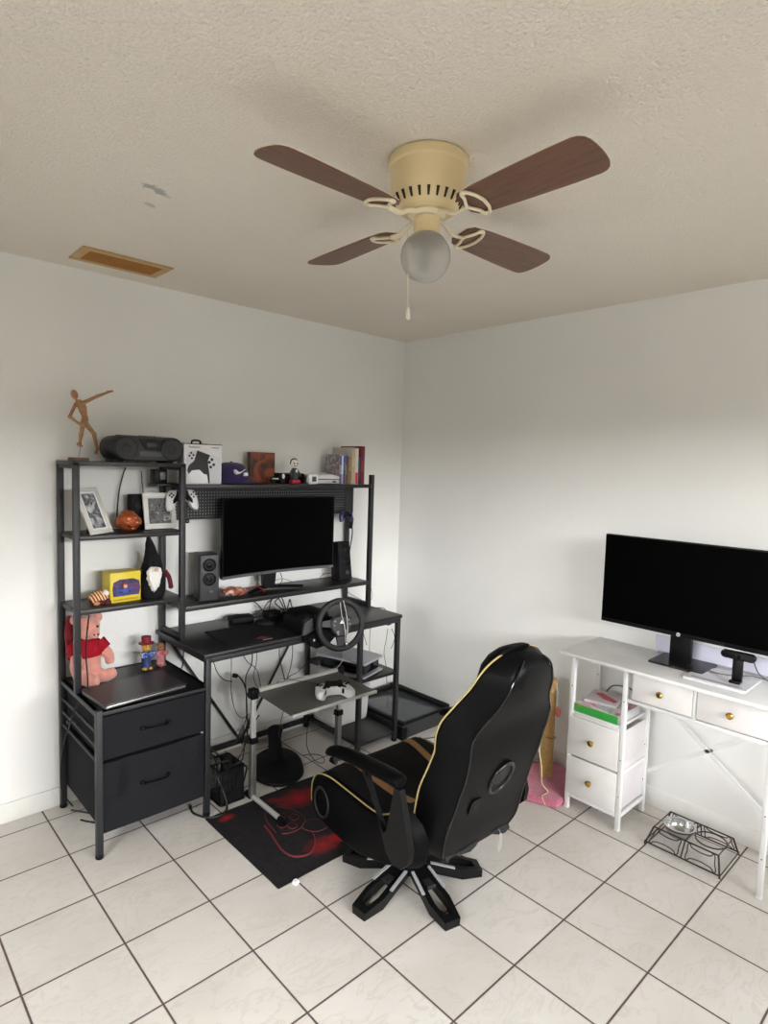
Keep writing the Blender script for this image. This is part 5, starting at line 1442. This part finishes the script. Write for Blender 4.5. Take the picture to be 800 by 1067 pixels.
# armrests
for sx in (-1, 1):
    b = MB(); rs = []
    P_ = [(.236, .500, .020), (.225, .508, .030), (.16, .527, .034), (.04, .540, .036), (-.08, .550, .038), (-.16, .553, .036), (-.185, .550, .026)]
    for y, z, w_ in P_:
        rs.append([Vector((sx*.312+w_*math.cos(q), y, z+(.022 if w_ > .025 else .014)*math.sin(q))) for q in [2*PI*k/16 for k in range(16)]])
    b.rings(rs); ar = cbuild(b, 'armrest', LEATHER, smooth=60, mods=[('sub', 1)])
    b = MB()
    x = sx*.315
    b.prism([(.02, .52), (-.0, .52), (-.055, .42), (-.110, .345), (-.118, .350), (-.128, .37), (-.160, .53), (-.186, .53), (-.222, .42), (-.243, .34), (-.236, .295), (-.205, .262), (-.160, .258), (-.125, .285), (-.092, .36), (-.04, .45)], x-.012, x+.012, 'YZ', 0)
    cbuild(b, 'armrest_bracket', mat('satin_bracket_plastic', (9, 9, 10), .4, 0, .05, 8, spec=.2), ar, smooth=30)
    b = MB(); b.prism(circle(-.175, .31, .035, .035, 20), sx*.27, sx*.318, 'YZ'); cbuild(b, 'pivot_cover', MATTE, ar)

# ======================================================= SCRATCHING POST
spt = thing('cat_scratching_post', 'tan rope cat scratching post on a pink plush base beside the white desk', 'scratching post', (-.22, -1.37, 0), 0)
b = MB()
prof = [(.030, .02)]
for k in range(90):
    z = .02+.50*k/90; prof += [(.031, z), (.0335, z+.0028)]
prof.append((.03, .522)); b.lathe(prof, (-.200, -1.347, 0), 24)
b.build('rope_post', mat('tan_sisal_rope', (202, 168, 112), .85, 0, .15, 60, bump=.4, bs=200), spt, smooth=50)
b = MB(); b.lathe([(.034, .52), (.036, .523), (.036, .53), (.030, .545), (.01, .552), (.001, .552)], (-.200, -1.347, 0), 24); b.build('top_cap', mat('tan_plush_cap', (190, 152, 104), .9), spt)
b = MB(); b.prism([(-.40, -1.535), (-.20, -1.53), (-.05, -1.45), (-.03, -1.22), (-.25, -1.20), (-.43, -1.32), (-.455, -1.40)], 0, .035, 'XY', .012); b.build('plush_base', mat('pink_plush_fabric', (190, 106, 128), .95, 0, .15, 30, bump=.7, bs=220, sheen=.4, spec=.1), spt, mods=[('disp', .008, .03)])
cr = thing('toy_on_string', 'pinkish ball toy hanging by a string from the scratching post', 'cat toy', (-.235, -1.38, .38))
b = MB(); b.tube([(-.209, -1.388, .535), (-.217, -1.400, .50), (-.221, -1.412, .46), (-.223, -1.412, .42)], .0022, 6); b.build('string', WHITEC, cr)
b = MB(); b.ball((-.223, -1.412, .395), (.014, .014, .028), 12); b.build('ball', mat('coral_felt', (208, 120, 104), .9), cr)
cable('loose_cord', 'long cream cord trailing from the scratching post down onto its pink base', [(-.25, -1.31, .50), (-.262, -1.335, .40), (-.30, -1.365, .30), (-.335, -1.385, .22), (-.33, -1.40, .14), (-.37, -1.43, .08), (-.36, -1.46, .044), (-.41, -1.46, .040), (-.425, -1.49, .010)], .0025, mat('cream_cord', (214, 196, 160), .8))
cable('rope_wrap', 'loose rope strand wound round the middle of the scratching post', [(-.237, -1.360, .25), (-.228, -1.374, .245), (-.200, -1.386, .24), (-.170, -1.372, .235), (-.161, -1.345, .23)], .003, mat('dark_rope', (150, 116, 70), .8))
b = MB(); b.box(-.14, -.06, -1.30, -1.20, .034, .060, .01)
tag(b.build('folded_cloth', mat('grey_white_cloth', (150, 145, 142), .9), mods=[('disp', .02, .03)]), 'crumpled grey cloth by the wall behind the scratching post', 'cloth')

# ======================================================= WHITE DESK
WD = thing('white_desk', 'white desk with small drawers, brass knobs and crossed back braces', 'desk', (-.21, -1.95, 0), 0)
XF, XBK = -.345, -.075
YD0, YD1, YDe = -1.515, -1.800, -2.385
ZW = .770
b = MB(); b.box(-.400, -.020, -2.440, -1.505, ZW-.016, ZW, .003); b.build('desktop', WHITEB, WD)
def wleg(x, y, name='leg'):
    b = MB(); b.box(x, x+.020, y, y+.020, .006, ZW-.016, .002); o = b.build(name, WHITEP, WD)
    b = MB(); b.box(x-.001, x+.021, y-.001, y+.021, 0, .010, .002); b.build('foot_pad', WHITE, o)
    for z in (.60, .33, .16):
        b = MB(); b.cyl((x-.0008, y+.01, z), (x+.002, y+.01, z), .0032, seg=8); b.build('screw', mat('dull_screw', (120, 118, 112), .4, .6), o)
yl = [YD0-.045, YD1-.02, YDe+.0]
for y in (-1.560, -1.812, -2.380):
    wleg(XF, y); wleg(XBK-.02, y)
def wrail(*q):
    b = MB(); b.box(*q, .002); b.build('frame_rail', WHITEP, WD)
for x in (XF, XBK-.018): wrail(x+.001, x+.019, -1.792, -1.540, .458, .4695); wrail(x+.001, x+.019, -1.792, -1.540, .060, .078)
for y in (-1.559, -1.811):
    wrail(XF+.02, XBK-.02, y, y+.018, .060, .076); wrail(XF+.02, XBK-.02, y, y+.018, .262, .274)
wrail(XF+.002, XF+.018, -2.36, -1.812, .600, .616); wrail(XBK-.018, XBK-.002, -2.36, -1.812, .600, .616)
wrail(XF+.002, XF+.018, -2.100, -2.086, .61, ZW-.018)
for y in (-1.559, -1.811, -2.379): wrail(XF+.02, XBK-.02, y, y+.018, ZW-.034, ZW-.018)
b = MB(); b.box(XF+.004, XBK-.004, -1.790, -1.542, .470, .482, .001); b.build('open_shelf', WHITEB, WD)
b = MB(); b.box(XF+.02, XBK-.02, -1.800, -1.797, .085, .455); b.build('side_cloth', mat('pale_mauve_cloth', (205, 200, 202), .8), WD, smooth=0)
def knob(p, parent, gold):
    b = MB(); b.lathe([(.006, .0), (.006, -.010), (.013, -.014), (.014, -.022), (.008, -.027), (.001, -.027)], p, 18, 'X'); b.build('knob', gold, parent)
DK = mat('dark_bronze', (60, 50, 38), .25, .9)
def wdraw(y0, y1, z0, z1, km):
    b = MB(); b.box(XF+.02, XBK-.03, y1+.006, y0-.006, z0+.006, z1-.012, .002); o = b.build('drawer', mat('white_drawer_cloth', (212, 210, 208), .8), WD)
    b = MB(); b.box(XF-.002, XF+.014, y1, y0, z0, z1, .003); b.build('front_panel', WHITEF, o)
    knob((XF-.002, (y0+y1)/2, (z0+z1)/2), o, km)
wdraw(-1.541, -1.790, .270, .456, BRASS); wdraw(-1.541, -1.790, .080, .262, BRASS)
wdraw(-1.835, -2.084, .622, .742, BRASS); wdraw(-2.102, -2.358, .622, .742, BRASS)
for q in ((-1.815, .20, -2.375, .622), (-1.832, .575, -2.375, .155)):
    b = MB(); b.bar((XBK-.006, q[0], q[1]), (XBK-.006, q[2], q[3]), .016, .004, (1, 0, 0)); b.build('cross_brace', WHITEP, WD)
b = MB(); b.cyl((XBK-.012, -2.088, .403), (XBK-.003, -2.088, .403), .007, seg=10); b.build('brace_bolt', mat('dull_screw', (120, 118, 112), .4, .6), WD)
# boxes on the open shelf
ZS = .482
g = thing('green_carton', 'green and white printed carton lying on the open shelf of the white desk', 'box', (-.22, -1.66, ZS))
M = LM((-.222, -1.668, ZS), R(0))
b = MB(); b.M = M; b.box(-.118, .10, -.112, .105, 0, .040, .002); b.build('carton', mat('white_print_card', (208, 208, 214), .4), g)
b = MB(); b.M = M; b.box(-.1192, -.1183, -.110, .103, .001, .039); b.build('green_side_print', mat_cardart('green_food_print', [(40, 140, 52), (46, 150, 60), (52, 156, 62), (60, 150, 64), (176, 150, 60)], 10), g, smooth=0)
b = MB(); b.M = M; b.box(-.117, .095, -.110, .103, .0402, .0408); b.build('top_print', mat_cardart('green_pink_top_print', [(90, 160, 80), (200, 205, 200), (205, 200, 205), (200, 110, 120), (205, 200, 200)], 11), g, smooth=0)
g = thing('paper_packet', 'white and pink paper packet lying on top of the green carton', 'packet', (-.2, -1.64, ZS+.041))
b = MB(); b.M = LM((-.205, -1.640, ZS+.0415), R(12)); b.box(-.080, .085, -.075, .07, 0, .014, .003); b.build('packet_body', mat('pale_pink_grey_paper', (206, 196, 198), .6), g)
b = MB(); b.M = LM((-.205, -1.640, ZS+.0415), R(12)); b.prism([(-.05, -.06), (-.02, -.07), (.05, .02), (.03, .05), (-.03, -.01)], .0142, .0148, 'XY'); b.build('pink_print', mat('rose_print', (196, 88, 100), .6), g, smooth=0)
g = MB(); g.tube([(-.10, -1.60, ZS+.045), (-.07, -1.62, ZS+.075), (-.07, -1.70, ZS+.085), (-.075, -1.76, ZS+.06)], .004, 8)
tag(g.build('grey_green_strap', mat('grey_green_webbing', (96, 112, 104), .8)), 'grey green strap curled at the back of the open white desk shelf', 'strap')

# ======================================================= HP MONITOR
hp = thing('monitor', 'large flat black monitor on a square foot standing on the white desk', 'monitor', (-.12, -1.93, ZW), 0)
MX = -.185
c1, c2, c3 = px(629.5, 558, MX), px(626.5, 648, MX), px(799, 681, MX)
MH = LM((MX, 0, 0))
y0_, y1_ = -1.592, -2.312
z0_, z1_ = .900, 1.320
b = MB(); b.box(MX, MX+.022, y1_, y0_, z0_, z1_, .004); b.box(MX+.02, MX+.045, -2.16, -1.75, z0_+.06, z1_-.08, .01); b.build('monitor_shell', BLACK, hp)
b = MB(); b.box(MX-.0012, MX, y1_+.006, y0_-.006, z0_+.020, z1_-.006); b.build('screen', SCREEN2, hp, smooth=0)
yc = (y0_+y1_)/2
b = MB(); b.lathe([(.0085, -.0005), (.0085, -.002), (.001, -.0022)], (MX, yc, z0_+.0105), 24, 'X')
b.mi = 1
text_mb(b, 'hp', .013, Matrix.Translation((MX-.0022, yc, z0_+.011)) @ Euler((PI/2, 0, -PI/2)).to_matrix().to_4x4(), .0003)
b.build('round_logo', [mat('silver_logo', (190, 192, 196), .4), BLACK], hp)
b = MB(); b.box(MX+.030, MX+.060, yc-.045, yc+.045, ZW+.008, 1.06, .004); b.build('stand_neck', BLACK, hp)
b = MB(); b.prism(rrect(-.235, -.048, yc-.125, yc+.105, .008, 3), ZW+.001, ZW+.010, 'XY', .0015); b.build('stand_foot', mat('satin_black_foot', (20, 20, 21), .35), hp)
# pale board leaning on the wall behind the monitor
wbd = thing('pale_board', 'pale lilac board leaning on the wall behind the flat black monitor', 'board', (-.03, -2.1, ZW))
M = LM((-.040, 0, ZW+.001), 0, 0, R(6))
b = MB(); b.M = M; b.prism([(-1.800, .0), (-1.793, .078), (-2.425, .078), (-2.425, .0)], 0, .012, 'YZ'); b.build('panel', mat('pale_lilac_panel', (206, 206, 222), .5), wbd)
b = MB(); b.M = M; b.box(-.0006, .0, -2.42, -1.81, .0, .008); b.build('panel_edge', mat('grey_panel_edge', (150, 150, 162), .5), wbd)
# clear white tray under the webcam
tw = thing('document_tray', 'thin white plastic tray with a grey groove on the white desk under the webcam', 'tray', (-.2, -2.15, ZW))
M = LM((-.205, -2.150, ZW), R(0))
b = MB(); b.M = M; b.prism(rrect(-.125, .10, -.115, .120, .014, 4), .0005, .007, 'XY', .002); b.build('tray_sheet', mat('white_translucent_plastic', (222, 222, 228), .25), tw)
b = MB(); b.M = M; b.box(-.088, -.074, -.095, .098, .0068, .0078, .0003); b.build('grey_groove', mat('mid_grey_print', (140, 140, 148), .4), tw)
b = MB(); b.M = M; b.box(-.120, -.108, -.112, .116, .0068, .010, .001); b.build('front_ridge', mat('white_ridge', (226, 226, 230), .3), tw)
# webcam
wc = thing('webcam', 'black bar webcam on a folded clip standing on the white tray', 'webcam', (-.225, -2.19, ZW))
CAx = -.225
b = MB(); q0, q1 = px(752, 681, CAx), px(787, 686, CAx)
b.M = LM(((q0.x+q1.x)/2, (q0.y+q1.y)/2, (q0.z+q1.z)/2+.0)); L_ = (q1-q0).length/2+.002
out = [(y, z) for y, z in rrect(-L_, L_, -.0155, .0155, .015, 6)]
b.prism(out, -.012, .014, 'YZ', .003); b.build('camera_bar', BLACK, wc, smooth=50)
b = MB(); b.M = LM(((q0.x+q1.x)/2, (q0.y+q1.y)/2, (q0.z+q1.z)/2)); b.lathe([(.010, -.012), (.010, -.014), (.006, -.0135), (.001, -.013)], (0, 0, 0), 20, 'X'); b.build('lens', GLOSS, wc)
ym = (q0.y+q1.y)/2
b = MB(); b.box(CAx-.008, CAx+.010, ym-.020, ym+.018, ZW+.018, .872, .004); b.box(CAx-.032, CAx+.010, ym-.020, ym+.020, ZW+.0082, ZW+.019, .003); b.build('clip_stand', BLACK, wc)
cable('webcam_lead', 'thin dark lead curving off the webcam bar on the white desk', [(CAx+.01, q1.y+.01, q1.z-.01), (CAx+.02, q1.y-.01, ZW+.06), (CAx+.06, q1.y-.05, ZW+.02), (CAx+.05, -2.36, ZW+.006), (CAx+.07, -2.43, ZW+.004)], .0022, mat('grey_black_rubber', (50, 50, 54), .5))
cable('desk_cable', 'thin grey cable lying on the white desk behind the webcam', [(-.12, -2.055, ZW+.004), (-.17, -2.09, ZW+.010), (-.165, -2.16, ZW+.011), (-.10, -2.23, ZW+.011), (-.09, -2.32, ZW+.004), (-.10, -2.42, ZW+.004)], .0022, mat('mid_grey_rubber', (92, 92, 96), .5))

# ======================================================= PET BOWL STAND
bs_ = thing('pet_bowl_stand', 'dark wire stand with bone shaped sides for two pet bowls, by the wall', 'bowl stand', (-.25, -2.08, 0), 0)
wire = mat('dark_brown_wire', (42, 30, 30), .45)
YA, YZ_ = -1.930, -2.232
XA, XB_ = -.342, -.110
zt = .082; ins = .028
T_ = [Vector((XA+ins, YA-.025, zt)), Vector((XA+ins, YZ_+.018, zt)), Vector((XB_-ins, YZ_+.018, zt)), Vector((XB_-ins, YA-.025, zt))]
B_ = [Vector((XA, YA, .0045)), Vector((XA, YZ_, .0045)), Vector((XB_, YZ_, .0045)), Vector((XB_, YA, .0045))]
b = MB()
b.tube(T_, .0035, 8, smooth=0, closed=True)
mid = (T_[0]+T_[1])/2; mid2 = (T_[2]+T_[3])/2
b.tube([mid, mid2], .003, 8, smooth=0)
ft_ = .012
Bf = [v+Vector((0, 0, ft_)) for v in B_]
b.tube(Bf, .0035, 8, smooth=0, closed=True)
for k in range(4): b.tube([T_[k], B_[k]], .004, 8, smooth=0)
for a_, c_ in ((0, 1), (2, 3)): b.tube([(T_[a_]+T_[c_])/2, (Bf[a_]+Bf[c_])/2], .003, 8, smooth=0)
for yy in (YA-.098, YZ_+.075):
    b.tube([Vector(((XA+XB_)/2+.060*math.cos(2*PI*k/28), yy+.060*math.sin(2*PI*k/28), zt)) for k in range(28)], .003, 8, smooth=0, closed=True)
b.build('wire_frame', wire, bs_, smooth=60)
bone = [(-.42, .30), (-.36, .40), (-.28, .26), (0, .20), (.28, .25), (.36, .40), (.42, .30), (.40, 0), (.42, -.30), (.36, -.40), (.28, -.26), (0, -.20), (-.28, -.26), (-.36, -.40), (-.42, -.30), (-.40, 0)]
for (A0, A1, C0, C1) in ((T_[0], mid, Bf[0], (Bf[0]+Bf[1])/2), (mid, T_[1], (Bf[0]+Bf[1])/2, Bf[1]), (T_[3], mid2, Bf[3], (Bf[2]+Bf[3])/2), (mid2, T_[2], (Bf[2]+Bf[3])/2, Bf[2])):
    b = MB(); pts = []
    for u, v in bone:
        U, V_ = u*.95+.5, v*1.15+.5
        pts.append((A0*(1-U)+A1*U)*V_+(C0*(1-U)+C1*U)*(1-V_))
    b.tube(pts, .0024, 6, smooth=3, closed=True)
    b.build('bone_wire', wire, bs_, smooth=60)
bo = thing('steel_bowl', 'shiny stainless steel pet bowl seated in the near-desk end of the wire stand', 'bowl', ((XA+XB_)/2, YA-.098, .05))
b = MB(); b.lathe([(.030, .040), (.046, .046), (.055, .066), (.058, .085), (.066, .088), (.066, .090), (.056, .089), (.052, .068), (.043, .050), (.001, .046)], ((XA+XB_)/2, YA-.098, 0), 40)
b.build('steel_shell', CHROME, bo, smooth=60)
b = MB(); b.lathe([(.031, .0415), (.032, .0375), (.024, .036), (.02, .040)], ((XA+XB_)/2, YA-.098, 0), 28); b.build('rubber_ring', MATTE, bo)

# ======================================================= LIGHT
def area(name, loc, target, sx, sy, power, col):
    l = bpy.data.lights.new(name, 'AREA'); l.shape = 'RECTANGLE'; l.size = sx; l.size_y = sy; l.energy = power; l.color = col
    o = bpy.data.objects.new(name, l); COL.objects.link(o); o.location = loc
    d = Vector(target)-Vector(loc); o.rotation_euler = d.to_track_quat('-Z', 'Y').to_euler()
    return o
area('daylight_sky_band', (-1.9, -10, 2.80), (-1.9, -5, 2.3), 9.0, 1.1, 1600, (1.0, 1.0, 1.0))
area('daylight_high_sky', (-1.65, YW-1.9, 4.0), (-1.65, YW, 1.5), 4.6, 2.4, 740, (.97, .985, 1.0))
area('side_daylight_sky_band', (-9.5, -2.2, 2.75), (-5, -2.2, 2.3), 7.0, 1.2, 900, (1.0, 1.0, 1.0))
area('side_daylight_high_sky', (XW-1.8, -2.6, 3.8), (XW, -2.6, 1.5), 4.0, 2.2, 1350, (.97, .985, 1.0))
area('added_ceiling_fill', (-1.65, YW-3.0, .15), (-1.65, YW, 1.3), 5.0, 2.2, 62, (1.0, .97, .92))  # added fill lamp outside the window, lifts the ceiling and upper walls
area('added_side_ceiling_fill', (XW-3.0, -2.5, .25), (XW, -2.5, 1.6), 4.0, 2.0, 120, (1.0, .97, .92))  # second added fill, aimed up through the side window
w = bpy.data.worlds.new('world'); SC.world = w; w.use_nodes = True
wn = w.node_tree; bg = wn.nodes['Background']
tcn = wn.nodes.new('ShaderNodeTexCoord'); sx_ = wn.nodes.new('ShaderNodeSeparateXYZ'); rp = wn.nodes.new('ShaderNodeValToRGB')
wn.links.new(tcn.outputs['Generated'], sx_.inputs[0]); wn.links.new(sx_.outputs[2], rp.inputs[0])
rp.color_ramp.elements[0].position = .0; rp.color_ramp.elements[0].color = (.25, .24, .20, 1)
rp.color_ramp.elements[1].position = .12; rp.color_ramp.elements[1].color = (.75, .85, 1, 1)
wn.links.new(rp.outputs[0], bg.inputs[0]); bg.inputs[1].default_value = 1.2

SC.view_settings.view_transform = 'Standard'
SC.view_settings.look = 'None'
SC.view_settings.exposure = 0.0
SC.view_settings.gamma = 1.0
SC.view_settings.use_curve_mapping = False
SC.cycles.use_denoising = True
SC.cycles.max_bounces = 8
SC.cycles.diffuse_bounces = 7
SC.cycles.transparent_max_bounces = 12
SC.cycles.sample_clamp_indirect = 6
SC.cycles.caustics_reflective = False
SC.cycles.caustics_refractive = False
